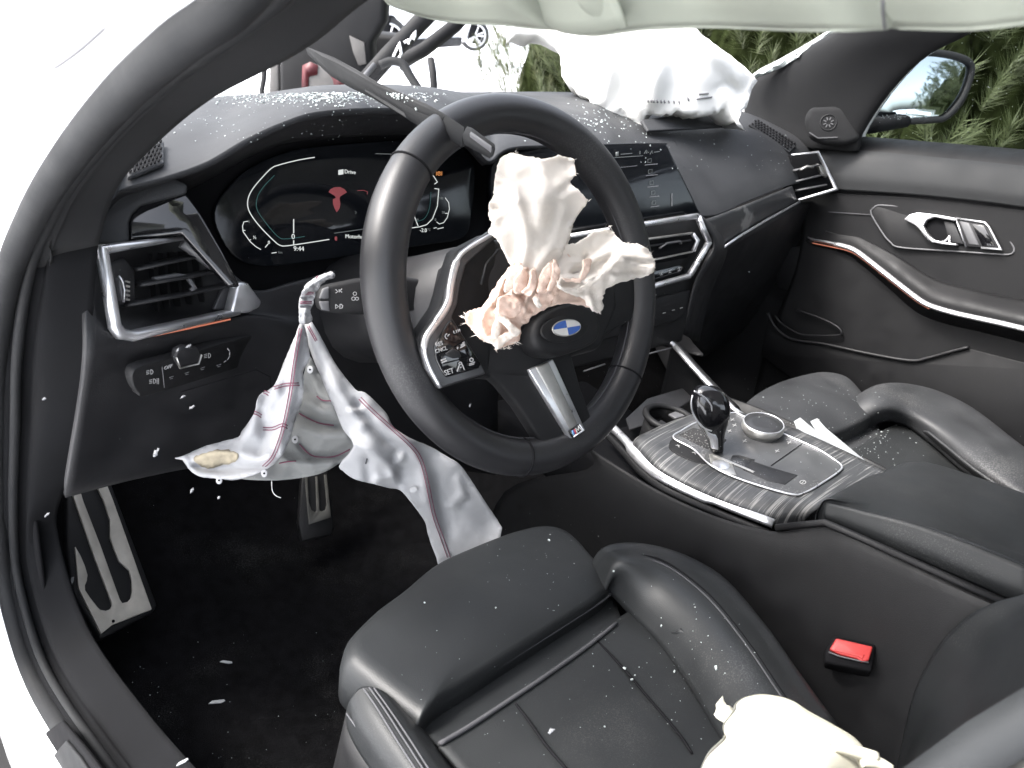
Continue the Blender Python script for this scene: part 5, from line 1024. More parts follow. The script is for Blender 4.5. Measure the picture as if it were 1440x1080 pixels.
# bolsters: rows run from inside to outside
def bolster(name, rows, par=seat): return loft(name, rows, M['leather'], par, nu=40, nv=26, solid=.004)
bol = [[(846, 830), (890, 870), (930, 910), (975, 975), (1015, 1045), (1060, 1130)], [(868, 812), (915, 838), (960, 882), (1005, 945), (1050, 1015), (1095, 1090)], [(870, 790), (930, 806), (985, 850), (1035, 910), (1085, 985), (1130, 1060)], [(858, 776), (930, 782), (1000, 822), (1055, 880), (1105, 950), (1155, 1025)], [(848, 776), (925, 774), (1008, 810), (1072, 880), (1125, 955), (1180, 1030)]]
bol = [[(2*r_[0][0]-r_[1][0]*1.0, 2*r_[0][1]-r_[1][1]*1.0)]+r_ for r_ in [[((a*1.0), b) for a, b in r__] for r__ in bol]]
def spb(r_, o_=0, sp=sp):
    q = sp(r_, o_); q[0] = q[1]+(q[0]-q[1])*.16-SN*.045; return q
sp_keep = sp; sp = spb
bolster('inner_bolster', [sp(bol[0], -.022), sp(bol[1], .010), sp(bol[2], .028), sp(bol[3], .022), sp(bol[4], .004), [p+Vector((.02, 0, -.12)) for p in sp(bol[4], -.01)]])
sp = sp_keep
def on_bol(pts, o): return sp(pts, o)
for d_ in (0, 4.5):
    P = crom(on_bol([(872+d_, 782+d_*.6), (930+d_, 792+d_*.6), (990+d_*.9, 836+d_*.6), (1042+d_*.7, 898+d_*.6), (1090+d_*.6, 968+d_*.5), (1120, 1012)], .0278), 60)
    tube('stitching', P, .0009, M['stitch'], seat, n=5)
tube('bolster_crease', crom(on_bol([(870, 779), (930, 788), (993, 833), (1046, 896), (1094, 966), (1124, 1011)], .0265), 40), .0016, M['matt'], seat, n=6)
lb = [S8([(335, 895), (400, 985), (470, 1080), (560, 1200)]), S8([(270, 835), (340, 925), (410, 1030), (500, 1150)]), S8([(170, 752), (240, 850), (320, 970), (410, 1110)]), S8([(85, 738), (130, 830), (210, 960), (310, 1120)]), S8([(35, 795), (70, 880), (150, 1010), (250, 1150)]), S8([(18, 850), (30, 930), (90, 1040), (180, 1160)])]
bolster('outer_bolster', [sp(lb[0], -.03), sp(lb[1], -.018), sp(lb[2], -.008), sp(lb[3], -.012), sp(lb[4], -.026), sp(lb[5], -.05)])
for q, o_ in (([(95, 745), (150, 825), (230, 955), (330, 1110)], -.0095), ([(118, 740), (178, 825), (262, 955), (362, 1110)], -.0075), ([(138, 742), (200, 828), (288, 958), (385, 1110)], -.0070)):
    tube('stitching', crom(sp(S8(q), o_+.0012), 30), .0009, M['stitch'], seat, n=5)
tube('stitching', crom(sp(S8([(22, 850), (80, 930), (150, 1010), (235, 1100)]), -.034), 24), .0009, M['stitch'], seat, n=5)
loft('seat_valance', [sp(S8([(18, 850), (30, 930), (90, 1040), (180, 1160)]), -.05), [p+Vector((-.005, 0, -.10)) for p in sp(S8([(18, 850), (30, 930), (90, 1040), (180, 1160)]), -.07)], [Vector((-.60, -.10, .36)), Vector((-.62, -.2, .34)), Vector((-.63, -.3, .34)), Vector((-.64, -.42, .34))]], M['black'], seat, nu=20, nv=10, solid=.004)
box('seat_frame', (-.58, -.55, .30), (-.20, -.10, .50), M['matt'], seat, bevel=.03)
# backrest, seen only at its lower inner corner
bk = [VP([(1258, 1100), (1275, 1012), (1292, 958), (1322, 905), (1362, 866), (1402, 846), (1445, 833), (1540, 790)], x=-.135), VP([(1262, 1105), (1290, 1030), (1318, 980), (1356, 935), (1396, 892), (1428, 868), (1462, 845), (1550, 800)], x=-.150),
      VP([(1264, 1110), (1300, 1052), (1340, 1004), (1385, 955), (1420, 910), (1455, 876), (1490, 850), (1560, 810)], x=-.185), VP([(1290, 1125), (1335, 1075), (1380, 1025), (1425, 980), (1465, 935), (1500, 895), (1530, 865), (1590, 820)], x=-.25), VP([(1370, 1160), (1405, 1115), (1440, 1070), (1475, 1025), (1510, 980), (1545, 935), (1580, 890), (1640, 840)], x=-.36)]
loft('backrest', bk, M['leather'], seat, nu=40, nv=30, solid=.004)
tube('stitching', crom(VP([(1345, 940), (1365, 915), (1395, 890), (1430, 870), (1465, 852)], x=-.1445), 24), .0008, M['stitch'], seat, n=5)
loft('backrest_front', [[(-.36, -.50, .66), (-.45, -.50, .66), (-.56, -.48, .66), (-.62, -.47, .67)], [(-.36, -.56, .95), (-.45, -.56, .95), (-.56, -.54, .95), (-.61, -.53, .95)], [(-.36, -.66, 1.20), (-.45, -.66, 1.20), (-.55, -.65, 1.18), (-.58, -.64, 1.16)]], M['leather'], seat, nu=20, nv=14, solid=.02)

# buckle
bkl = thing('seat_buckle', 'bright red belt buckle button sunk between driver seat and console', 'buckle', V(1200, 912, x=-.145))
BL = plane3(V(1170, 905, x=-.155), V(1228, 912, x=-.135), V(1215, 935, x=-.15))
plate('housing', VP([(1160, 916), (1172, 893), (1232, 906), (1226, 945), (1160, 932)], pl=off(BL, -.005)), BL[1], .03, M['matt'], bkl, bevel=.003)
plate('red_button', VP([(1166, 913), (1176, 897), (1228, 909), (1222, 929), (1212, 931), (1205, 926), (1180, 920)], pl=BL), BL[1], .012, M['red'], bkl, bevel=.0018)
plate('button_dish', VP([(1174, 911), (1216, 921), (1213, 927), (1206, 923), (1176, 916)], pl=off(BL, .001)), BL[1], .002, M['red'], bkl, bevel=.0008)
bar('buckle_edge', VP([(1165, 917), (1180, 923), (1206, 929), (1222, 932)], pl=off(BL, -.002)), .0018, .0015, BL[1], M['grey'], bkl, bevel=.0004)

# ================================================================== passenger seat
ps = thing('passenger_seat', 'dusty black passenger seat with long side bolster beyond the centre console', 'seat', (.40, -.2, .28))
PSP = (Vector((.4, 0, .625)), Vector((0, -.03, 1)).normalized())
def pp_(pts, o=0): return VP(pts, pl=off(PSP, o))
leatherd = mat('dusty_leather', (.026, .027, .029), .6, bump=.12, bscale=1000, kind='leather', var=.2, vscale=16, dust=.14, dscale=500); 
cushion('thigh_pad', crom(pp_([(1030, 620), (1026, 600), (1040, 572), (1062, 551), (1090, 536), (1125, 525), (1160, 519), (1192, 525), (1212, 543), (1228, 565), (1231, 578), (1222, 588), (1180, 608), (1130, 632), (1070, 645)]), 90, True), (0, -.03, 1), .06, .014, leatherd, ps, rnd=.018)
loft('cushion_front', [pp_([(1150, 622), (1190, 606), (1228, 588)], -.02), pp_([(1158, 636), (1198, 618), (1234, 598)], -.03), pp_([(1168, 650), (1206, 632), (1240, 612)], -.022)], leatherd, ps, nu=16, nv=8, solid=.004)
loft('seat_centre', [pp_([(1160, 640), (1206, 628), (1240, 606), (1275, 590)], -.022), pp_([(1190, 680), (1240, 662), (1290, 640), (1340, 625)], -.025), pp_([(1260, 720), (1320, 705), (1380, 690), (1450, 680)], -.025)], M['fabric'], ps, nu=20, nv=14, solid=.004)
pb_ = [[(1236, 596), (1270, 598), (1310, 625), (1360, 668), (1430, 715)], [(1234, 575), (1280, 580), (1330, 608), (1385, 655), (1450, 705)], [(1226, 553), (1290, 556), (1350, 585), (1405, 632), (1475, 690)], [(1232, 548), (1295, 549), (1360, 574), (1425, 622), (1500, 680)]]
pb_ = [[(2*r_[0][0]-r_[1][0], 2*r_[0][1]-r_[1][1])]+r_ for r_ in pb_]
def ppb(r_, o_):
    q = pp_(r_, o_); q[0] = q[1]+(q[0]-q[1])*.5+Vector((0, .01, -.06)); return q
loft('side_bolster', [ppb(pb_[0], -.02), ppb(pb_[1], .012), ppb(pb_[2], .022), ppb(pb_[3], .006), [p+Vector((.03, .0, -.15)) for p in ppb(pb_[3], -.02)]], leatherd, ps, nu=36, nv=22, solid=.004)
loft('cushion_edge', [pp_([(1296, 606), (1325, 632), (1358, 660), (1400, 690)], -.012), pp_([(1304, 608), (1334, 632), (1366, 658), (1406, 686)], .004)], leatherd, ps, nu=12, nv=4, solid=.003)
box('seat_frame', (.22, -.60, .30), (.60, -.05, .52), M['matt'], ps, bevel=.03)
loft('backrest', [[(.16, -.62, .62), (.4, -.66, .62), (.62, -.62, .62)], [(.16, -.70, .95), (.4, -.74, .95), (.62, -.70, .95)], [(.2, -.80, 1.2), (.4, -.83, 1.22), (.58, -.80, 1.2)]], M['leather'], ps, nu=20, nv=14, solid=.08)

# ================================================================== passenger door
door = thing('passenger_door', 'black passenger door panel with silver pull handle and lit trim strip', 'door', (.73, 0, .5))
def X(pts, xs): return [V(a, b, x=x_) for (a, b), x_ in zip(pts, xs if isinstance(xs, (list, tuple)) else [xs]*len(pts))]
dr_ = [X([(1130, 190), (1212, 196), (1300, 203), (1440, 215), (1600, 232)], .772), X([(1130, 196), (1206, 203), (1300, 211), (1440, 224), (1600, 243)], .742), X([(1130, 215), (1195, 221), (1300, 229), (1440, 244), (1600, 268)], .722), X([(1130, 240), (1188, 246), (1300, 255), (1440, 272), (1600, 298)], .712),
       X([(1130, 262), (1180, 267), (1300, 275), (1440, 291), (1600, 318)], .716), X([(1130, 268), (1180, 272), (1300, 280), (1440, 297), (1600, 325)], .720), X([(1130, 320), (1170, 330), (1290, 365), (1440, 390), (1600, 425)], .722), X([(1120, 380), (1160, 400), (1290, 440), (1440, 475), (1600, 515)], .722),
       X([(1085, 470), (1150, 490), (1260, 520), (1440, 560), (1600, 600)], .722), X([(1060, 560), (1140, 600), (1250, 660), (1440, 760), (1600, 850)], .73)]
for r_ in dr_:
    q = r_[-1]; e_ = q+(q-r_[-2])*((-.76-q.y)/(q.y-r_[-2].y)); e_.z = q.z; r_.append(e_)
loft('door_card', dr_, M['black'], door, nu=40, nv=60, solid=.006)
loft('upper_pad', [[p+Vector((-.009, 0, .0)) for p in r] for r in dr_[1:5]], M['doorpad'], door, nu=40, nv=24, solid=.004)
bar('pad_seam', X([(1172, 268), (1230, 271), (1300, 277), (1440, 293), (1600, 320)], .711), .0022, .0008, (-1, 0, .1), M['matt'], door, bevel=0)
DP1 = (V(1320, 325, x=.718), Vector((-1, 0, .12)).normalized())
bar('stitched_line', VP([(1165, 298), (1226, 302)], pl=off(DP1, .0025)), .0016, .0008, DP1[1], M['stitch'], door, bevel=0)
bar('stitched_line', VP([(1412, 322), (1470, 328)], pl=off(DP1, .0025)), .0016, .0008, DP1[1], M['stitch'], door, bevel=0)
P3 = lambda pts: ZM(1060, 120, 3, pts)
rec = plate('handle_recess', crom_even(VP(P3([(495, 540), (510, 515), (545, 506), (760, 525), (975, 550), (1020, 570), (1045, 605), (1098, 685), (1090, 705), (1060, 714), (850, 700), (620, 684), (575, 660), (545, 625)]), pl=off(DP1, .004)), .005, True), DP1[1], .006, M['black'], door, bevel=.002)
bar('recess_edge', crom_even(VP(P3([(495, 540), (510, 515), (545, 506), (760, 525), (975, 550), (1020, 570), (1045, 605), (1098, 685), (1090, 705), (1060, 714), (850, 700), (620, 684), (575, 660), (545, 625)]), pl=off(DP1, .004)), .006, True), .003, .0016, DP1[1], M['grey'], rec, closed=True, bevel=.0008)
hb = plate('pull_handle', VP(P3([(632, 565), (655, 545), (690, 536), (760, 544), (852, 560), (848, 572), (760, 556), (728, 568), (714, 592), (730, 625), (758, 652), (810, 662), (852, 668), (856, 676), (800, 672), (750, 662), (722, 640), (700, 610), (680, 590)]), pl=off(DP1, .018)), DP1[1], .014, M['chrome'], door, bevel=.0025, seg=3)
plate('grip_hollow', VP(P3([(735, 572), (760, 560), (848, 574), (895, 678), (820, 668), (765, 652), (738, 622), (722, 594)]), pl=off(DP1, .007)), DP1[1], .003, M['matt'], hb, bevel=.001)
plate('grip_blade', VP(P3([(800, 572), (846, 580), (886, 672), (826, 660), (815, 630)]), pl=off(DP1, .010)), DP1[1], .004, M['dashdark'], hb, bevel=.0015)
bar('latch_tongue', VP(P3([(790, 662), (812, 655), (826, 640), (826, 668), (856, 672)]), pl=off(DP1, .012)), .004, .004, DP1[1], M['chrome'], hb, bevel=.001)
sb_ = plate('switch_block', VP(P3([(858, 562), (975, 582), (990, 598), (1042, 690), (960, 684), (898, 680)]), pl=off(DP1, .012)), DP1[1], .008, M['dashdark'], door, bevel=.001)
bar('chrome_frame', VP(P3([(855, 560), (975, 579), (992, 596), (1044, 692), (960, 686)]), pl=off(DP1, .013)), .0035, .003, DP1[1], M['chrome'], sb_, bevel=.0008)
bar('chrome_frame', VP(P3([(853, 560), (896, 682)]), pl=off(DP1, .013)), .003, .003, DP1[1], M['chrome'], sb_, bevel=.0008)
plate('lock_button', VP(P3([(918, 582), (972, 592), (1020, 680), (962, 676)]), pl=off(DP1, .0135)), DP1[1], .004, M['gloss'], sb_, bevel=.001)
plate('memory_button', VP(P3([(868, 572), (908, 580), (950, 674), (908, 670)]), pl=off(DP1, .0132)), DP1[1], .004, M['grey'], sb_, bevel=.001)
# lit trim strip and the roll of the armrest above it
stp = [(1136, 335), (1143, 337.5), (1170, 343), (1193, 348.5), (1210, 358), (1247, 387), (1287, 418), (1307, 430), (1343, 441), (1393, 452), (1440, 463), (1560, 494)]
sx_ = [.715, .713, .708, .704, .700, .692, .685, .68, .676, .672, .67, .668]
SPt = X(stp, sx_)
bar('chrome_strip', crom(SPt, 50), [.0015]*4+[.005]*6+[.0105]*40, .005, (-.7, -.15, .7), M['chrome'], door, bevel=.0012)
bar('ambient_strip', crom(X([(a, b+4.5) for a, b in stp[1:8]], [s-.0005 for s in sx_[1:8]]), 30), .0016, .002, (-.9, 0, .3), M['amb'], door, bevel=0)
loft('armrest_roll', [[p+Vector((.002, 0, -.004)) for p in SPt[1:]], X([(1150, 330), (1175, 336), (1197, 340), (1214, 348), (1252, 373), (1292, 402), (1312, 415), (1348, 425), (1398, 436), (1445, 447), (1565, 476)], [s+.004 for s in sx_[1:]]), X([(1160, 324), (1182, 330), (1205, 333), (1222, 340), (1262, 360), (1300, 384), (1325, 396), (1360, 405), (1408, 416), (1452, 424), (1570, 450)], [.716, .714, .712, .712, .712, .714, .714, .714, .714, .714, .714])], M['black'], door, nu=50, nv=12, solid=.004)
loft('armrest_underside', [[p+Vector((.000, 0, -.004)) for p in SPt], X([(1130, 345), (1140, 348), (1165, 352), (1187, 358), (1204, 368), (1240, 398), (1278, 432), (1300, 446), (1336, 458), (1388, 470), (1436, 482), (1556, 514)], [.719]*12)], M['black'], door, nu=50, nv=6, solid=.004)
DP2 = (V(1170, 400, x=.7235), Vector((-1, 0, .02)).normalized())
plate('speaker_cover', VP([(1085, 352), (1135, 345), (1185, 356), (1204, 368), (1236, 397), (1280, 440), (1200, 425), (1095, 406)], pl=off(DP2, .004)), DP2[1], .005, M['dashdark'], door, bevel=.002)
bar('cover_edge', VP([(1190, 356), (1208, 369), (1242, 400), (1290, 446)], pl=off(DP2, .004)), .0022, .001, DP2[1], M['black'], door, bevel=0)
bar('cover_edge', VP([(1092, 406), (1200, 426), (1282, 441)], pl=off(DP2, .004)), .0016, .001, DP2[1], M['black'], door, bevel=0)
# map pocket
tube('pocket_rim', crom(VP([(1080, 440), (1090, 460), (1113, 477), (1160, 484), (1220, 497), (1280, 507), (1306, 503), (1335, 495), (1362, 488)], pl=off(DP2, .018)), 40), .003, M['dashdark'], door, n=8)
plate('pocket_front', VP([(1080, 445), (1090, 462), (1113, 479), (1160, 486), (1220, 499), (1280, 509), (1306, 505), (1362, 490), (1480, 520), (1480, 640), (1300, 620), (1150, 560), (1070, 500)], pl=off(DP2, .014)), DP2[1], .004, M['black'], door, bevel=.002)
tube('bottle_holder', crom(VP([(1090, 444), (1100, 456), (1125, 470), (1150, 472), (1172, 472), (1183, 470), (1178, 460), (1155, 448), (1120, 436)], pl=off(DP2, .016)), 30), .0022, M['dashdark'], door, n=8)
# tweeter corner
tw_ = plate('tweeter_corner', VP([(1132, 166), (1140, 150), (1200, 148), (1212, 196), (1190, 203), (1160, 202), (1140, 194)], pl=(V(1170, 180, x=.665), Vector((-.8, -.5, .25)).normalized())), (-.8, -.5, .25), .03, M['pillar'], door, bevel=.010, seg=4)
TWP = (V(1170, 180, x=.665), Vector((-.8, -.5, .25)).normalized()); TC = V(1165, 172, pl=off(TWP, .001)); ta, tb = frame_of(TWP, (0, 1, 0))
for k in range(8):
    a = k*math.pi/4; bar('tweeter_slot', [TC+(ta*math.cos(a)+tb*math.sin(a))*.0045, TC+(ta*math.cos(a)+tb*math.sin(a))*.010], .0022, .001, TWP[1], M['grey'], tw_, bevel=0)
tube('tweeter_ring', [TC+(ta*math.cos(2*math.pi*i/24)+tb*math.sin(2*math.pi*i/24))*.015 for i in range(24)], .0008, M['dashdark'], tw_, closed=True, n=6)
bar('corner_trim', VP([(1138, 186), (1150, 194), (1178, 193)], pl=off(TWP, .0012)), .002, .001, TWP[1], M['grey'], tw_, bevel=0)
# window pane with its flecks, outer door skin
pane = X([(1130, 185), (1212, 195), (1440, 214), (1600, 230)], .775)
obj('window_pane', pane+[Vector((.775, -.75, 1.0)), Vector((.66, -.75, 1.36)), Vector((.66, -.1, 1.36)), Vector((.70, .15, 1.22)), Vector((.75, .40, 1.06))], [tuple(range(9))], M['glass'], door, smooth=False)
loft('door_skin', [[(.80, .42, .97), (.81, 0, .985), (.80, -.8, 1.0)], [(.88, .42, .85), (.895, 0, .85), (.88, -.8, .85)], [(.86, .42, .3), (.88, 0, .3), (.86, -.8, .3)]], M['paint'], door, nu=12, nv=12, solid=.004)
tube('window_frame', crom([(.70, .15, 1.235), (.665, -.08, 1.365), (.665, -.40, 1.385), (.67, -.75, 1.365), (.765, -.77, 1.02)], 40), .014, M['rubber'], door, n=8)
# door mirror
mc = V(1300, 122, x=1.0); MN = Vector((-.44, -.88, .17)).normalized(); MP = (mc, MN)
mh = plate('mirror_housing', crom_even(VP([(1222, 168), (1224, 150), (1240, 115), (1262, 85), (1300, 70), (1330, 73), (1356, 80), (1373, 100), (1371, 112), (1360, 142), (1340, 166), (1315, 173), (1260, 175)], pl=off(MP, -.004)), .006, True), MN, .10, M['black'], door, bevel=.012, seg=3)
plate('mirror_glass', crom_even(VP([(1230, 152), (1240, 124), (1262, 96), (1293, 80), (1327, 80), (1356, 88), (1362, 99), (1350, 132), (1328, 158), (1310, 164), (1243, 165)], pl=off(MP, .001)), .006, True), MN, .004, M['mirror'], mh, bevel=.0006)
tube('mirror_rim', crom_even(VP([(1226, 156), (1236, 122), (1260, 91), (1295, 75), (1330, 76), (1359, 85), (1366, 100), (1354, 136), (1332, 163), (1312, 169), (1243, 170)], pl=off(MP, .001)), .008, True), .0075, M['black'], mh, closed=True, n=8)
bar('mirror_foot', [V(1215, 178, x=.82), V(1262, 170, x=.95)], .03, .03, (0, -1, .2), M['matt'], mh, bevel=.008)

# ================================================================== pedals
Fz = lambda pts: ZM(60, 660, 4.5, pts)
FP = plane3((-.692, .302, .333), (-.628, .321, .33), (-.637, .467, .441))
fr_t = thing('footrest', 'brushed metal footrest with long cut-out slots at the left of the footwell', 'footrest', (-.66, .35, .30))
plate('rubber_base', VP(Fz([(150, 80), (420, 40), (730, 860), (700, 905), (372, 1075), (190, 780), (150, 480)]), pl=off(FP, -.004)), FP[1], .02, M['black'], fr_t, bevel=.004)
plate('metal_plate', VP(Fz([(207, 487), (240, 545), (268, 610), (285, 668), (280, 705), (268, 735), (270, 765), (300, 810), (345, 868), (365, 888), (400, 895), (428, 885), (440, 862), (436, 835), (330, 560), (200, 190), (185, 130), (235, 122), (258, 200), (370, 490), (490, 825), (505, 846), (540, 838), (560, 815), (568, 770), (566, 700), (550, 638), (485, 580), (455, 505), (428, 430), (428, 320), (385, 190), (330, 80), (395, 66), (445, 190), (692, 885), (440, 985), (372, 1040), (228, 752)]), pl=FP), FP[1], .004, mat('worn_aluminium', (.50, .47, .42), .45, metal=.35, var=.12, vscale=60, dust=.2), fr_t, bevel=.0006)
c_ = V(*Fz([(448, 960)])[0], pl=off(FP, .0005)); u1 = FP[1].orthogonal().normalized(); u2 = FP[1].cross(u1)
plate('rivet_hole', [c_+(u1*math.cos(i*.7854)+u2*math.sin(i*.7854))*.002 for i in range(8)], FP[1], .001, M['matt'], fr_t, bevel=0)
BPn = Vector((-.15, -.75, .62)).normalized(); BPl = (V(448, 745, y=.37), BPn)
bk_t = thing('brake_pedal', 'dark brake pedal with slotted metal face below the knee airbag', 'pedal', V(448, 745, y=.37))
plate('pedal_pad', VP([(426, 655), (460, 648), (470, 738), (468, 752), (425, 762), (420, 735)], pl=off(BPl, -.003)), BPn, .015, M['black'], bk_t, bevel=.003)
plate('metal_face', VP(Lz([(38, 540), (52, 540), (60, 690), (75, 735), (95, 750), (106, 740), (100, 540), (112, 540), (122, 738), (135, 745), (158, 735), (165, 700), (150, 530), (165, 528), (182, 700), (190, 778), (62, 820), (52, 720)]), pl=BPl), BPn, .004, mat('pedal_metal', (.10, .098, .09), .5, metal=.4, var=.2, vscale=60), bk_t, bevel=.0005)
bar('pedal_arm', [V(445, 650, pl=off(BPl, -.02)), V(445, 650, pl=off(BPl, -.02))+Vector((0, .10, .16))], .03, .012, BPn, M['steel'], bk_t, bevel=.003)
# ================================================================== passenger airbag
A4 = lambda pts: ZM(740, 0, 4, pts)
pab = thing('passenger_airbag', 'large limp white passenger airbag bulging from the burst dash flap', 'airbag', V(930, 165, y=.42))
pd = depthf([(905, 168, 1.45), (1036, 170, 1.53), (830, 140, 1.50), (870, 165, 1.49), (790, 90, 1.55), (765, 50, 1.58), (850, 40, 1.45), (970, 38, 1.50), (1060, 110, 1.66), (920, 100, 1.36), (980, 110, 1.42), (860, 90, 1.40), (1020, 130, 1.50), (960, 150, 1.42), (830, 120, 1.46)], soft=1500)
fp_ = [(A4(q), w_, a_) for q, w_, a_ in [([(400, 190), (480, 330), (430, 560)], 14, .02), ([(700, 150), (760, 300), (700, 560)], 16, .02), ([(950, 170), (1060, 300), (1200, 430)], 14, .02), ([(440, 640), (530, 600), (620, 660)], 5, .008), ([(540, 630), (600, 690)], 4, -.008), ([(1080, 500), (1140, 470), (1210, 530)], 6, -.014), ([(1100, 490), (1200, 620), (1190, 690)], 6, .012), ([(350, 540), (380, 590)], 4, .015), ([(620, 600), (660, 640)], 4, .015)]]
out_ = [(-60, 130), (100, 150), (250, 130), (400, 110), (700, 90), (935, 130), (985, 190), (1050, 240), (1150, 310), (1250, 395), (1300, 455), (1270, 500), (1240, 600), (1215, 620), (1183, 702), (1150, 650), (1112, 605), (1095, 618), (1080, 640), (1060, 622), (1040, 645), (1010, 640), (975, 655), (960, 630), (930, 645), (890, 635), (850, 620), (820, 645), (790, 640), (760, 655), (700, 645), (665, 650), (652, 716), (600, 690), (560, 672), (520, 672), (500, 675), (435, 655), (390, 600), (362, 582), (352, 560), (280, 520), (250, 465), (200, 432), (192, 310), (150, 250), (100, 200), (40, 195), (-60, 190)]
_, pdep = cloth('bag_front', A4(out_), pd, M['bagw'], pab, step=6, fray=.6, folds=fp_, wr=.003, wscale=90, seed=41, ridged=False, thick=.05, smooth_outline=False)
for k, (x_, w_) in enumerate([(682, 6), (700, 9), (716, 5), (735, 8), (757, 6), (775, 10), (800, 6), (830, 8), (858, 7)]):
    a, b = A4([(x_, 560+k)])[0]; stitch('printed_mark', [(a, b), (a+w_*.22, b+5.5)], pdep, M['dim'], pab, r=.0014, lift=.001, step=2)
for q in ([(905, 545), (918, 572)], [(975, 528), (1025, 526)], [(960, 556), (1045, 546)]): stitch('printed_mark', A4(q), pdep, M['dim'], pab, r=.0016, lift=.001, step=3)

# ================================================================== curtain airbag hanging along the door opening
cur = thing('curtain_airbag', 'pale green and beige curtain airbag hanging across the top of the view', 'airbag', (-.60, -.3, 1.34))
ed = [(380, -60), (470, -30), (530, -8), (548, 6), (590, 22), (640, 30), (700, 33), (760, 40), (800, 45), (835, 48), (862, 45), (920, 38), (1000, 36), (1100, 40), (1180, 40), (1245, 40), (1270, 38), (1360, 38), (1440, 30), (1560, 20), (1700, 10)]
E0 = [V(a, b, x=-.60+.012*math.sin(i*1.7)) for i, (a, b) in enumerate(ed)]
def curow(h, o_, k): return [Vector((p.x+o_+k*.010*math.sin(i*2.1+h*30), p.y, p.z+(1.345-p.z)*h)) for i, p in enumerate(E0)]
front = [curow(0, 0, 0), curow(.08, -.022, 1.0), curow(.25, -.032, 1.3), curow(.5, -.026, 1.0), curow(.75, -.014, .6), curow(1, .0, 0)]
loft('curtain_front', front, M['curt'], cur, nu=90, nv=30, solid=.0015)
loft('curtain_back', [curow(0, 0, 0), curow(.1, .02, .8), curow(.3, .03, 1), curow(.6, .02, .8), curow(1, 0, 0)], M['curt'], cur, nu=70, nv=20, solid=.0015)
loft('hanging_pleat', [[E0[8]+Vector((-.02, .0, .10)), E0[9]+Vector((-.02, 0, .10)), E0[10]+Vector((-.02, 0, .10))], [E0[8]+Vector((-.035, .01, .04)), E0[9]+Vector((-.05, 0, .04)), E0[10]+Vector((-.035, -.01, .04))], [E0[8]+Vector((-.012, .018, .004)), E0[9]+Vector((-.02, 0, -.002)), E0[10]+Vector((-.012, -.018, .004))]], M['curt'], cur, nu=16, nv=14, solid=.0015)
tube('curtain_seam', crom([V(1244, 40, x=-.612), V(1242, 20, x=-.632), V(1241, 0, x=-.642), V(1238, -30, x=-.645)], 14), .0007, M['grey'], cur, n=5)

# ================================================================== side airbag from the driver's seat
Z7 = lambda pts: ZM(980, 930, 3.13, pts)
sab = thing('seat_airbag', 'overexposed white side airbag puffed out over the driver seat edge', 'airbag', V(1140, 1030, d=.52))
q = Z7([(215, 240), (222, 212), (240, 190), (270, 175), (330, 163), (400, 170), (470, 190), (540, 235), (640, 290), (740, 350), (800, 410), (862, 472), (980, 640), (900, 900), (600, 1000), (300, 900), (60, 640), (80, 470), (168, 372), (166, 330), (172, 296)])
sd_ = depthf([(1050, 1000, .60), (1090, 985, .60), (1150, 1010, .53), (1250, 1080, .56), (1010, 1080, .62), (1130, 1060, .47), (1150, 1150, .44), (1240, 1150, .5), (1000, 1150, .56)])
sbp_ = (V(1140, 1040, d=.54), (-CF+Vector((.1, 0, .25))).normalized())
cushion('bag_body', crom(VP(q, pl=sbp_), 90, True), sbp_[1], .03, .03, M['bagy'], sab, rnd=.02)
for q_ in ([(600, 370), (690, 395), (790, 425)], [(720, 440), (790, 445), (850, 478)]): tube('crease', crom([V(a, b, pl=off(sbp_, .012)) for a, b in Z7(q_)], 14), .004, M['bagy'], sab, n=8)
q = Z7([(100, 170), (118, 172), (132, 195), (150, 214), (180, 228), (222, 242), (230, 290), (195, 292), (172, 296), (110, 266), (80, 242), (84, 215)])
cloth('tether_tab', q, lambda x, y: .603-(x-1010)*.0001, M['bagy'], sab, step=5, wr=.002, wscale=14, seed=52, thick=.004)
cloth('torn_edge', [(1406, 1090), (1418, 1072), (1432, 1055), (1450, 1036), (1500, 1010), (1500, 1120), (1400, 1120)], lambda x, y: .40, M['bagy'], sab, step=8, wr=.003, wscale=20, seed=53, thick=.01)

# ================================================================== broken glass and debris
bpy.context.view_layer.update()
dg = bpy.context.evaluated_depsgraph_get()
def hit(px, py):
    d = (V(px, py, d=1)-CAM).normalized(); ok, loc, nor, idx, ob, mw = S.ray_cast(dg, CAM+d*.05, d)
    if not ok: return None
    if nor.dot(d) > 0: nor = -nor
    return loc, nor, ob
def crumb_into(vs_, fs, p, n, s, r):
    t = n.orthogonal().normalized(); b = n.cross(t); a = r.uniform(0, 6.28); t, b = t*math.cos(a)+b*math.sin(a), b*math.cos(a)-t*math.sin(a)
    sx, sy, sz = s*r.uniform(.6, 1.5), s*r.uniform(.5, 1), s*r.uniform(.35, .8); b0 = len(vs_)
    for z in (0, 1):
        for (x, y) in ((-1, -1), (1, -1), (1, 1), (-1, 1)):
            j = r.uniform(.55, 1); vs_.append(p+t*x*sx*.5*j+b*y*sy*.5*j+n*(z*sz*r.uniform(.6, 1)-.0002))
    for f in ((0, 1, 2, 3), (4, 5, 6, 7), (0, 1, 5, 4), (1, 2, 6, 5), (2, 3, 7, 6), (3, 0, 4, 7)): fs.append(tuple(b0+i for i in f))
def crumbs(name, spots, r, sc=.58, skip=('rim', 'bag', 'curtain', 'lobe', 'fold', 'flap', 'foliage', 'snow', 'arm', 'pillar')):
    vs_, fs = [], []
    for x, y, s in spots:
        h = hit(x, y)
        if h and not any(k in h[2].name for k in skip): crumb_into(vs_, fs, h[0], h[1], s*sc, r)
    o = obj(name, vs_, fs, M['crumb'], None, smooth=False); recalc(o); o['kind'] = 'stuff'; return o
r = random.Random(9); sp_ = []
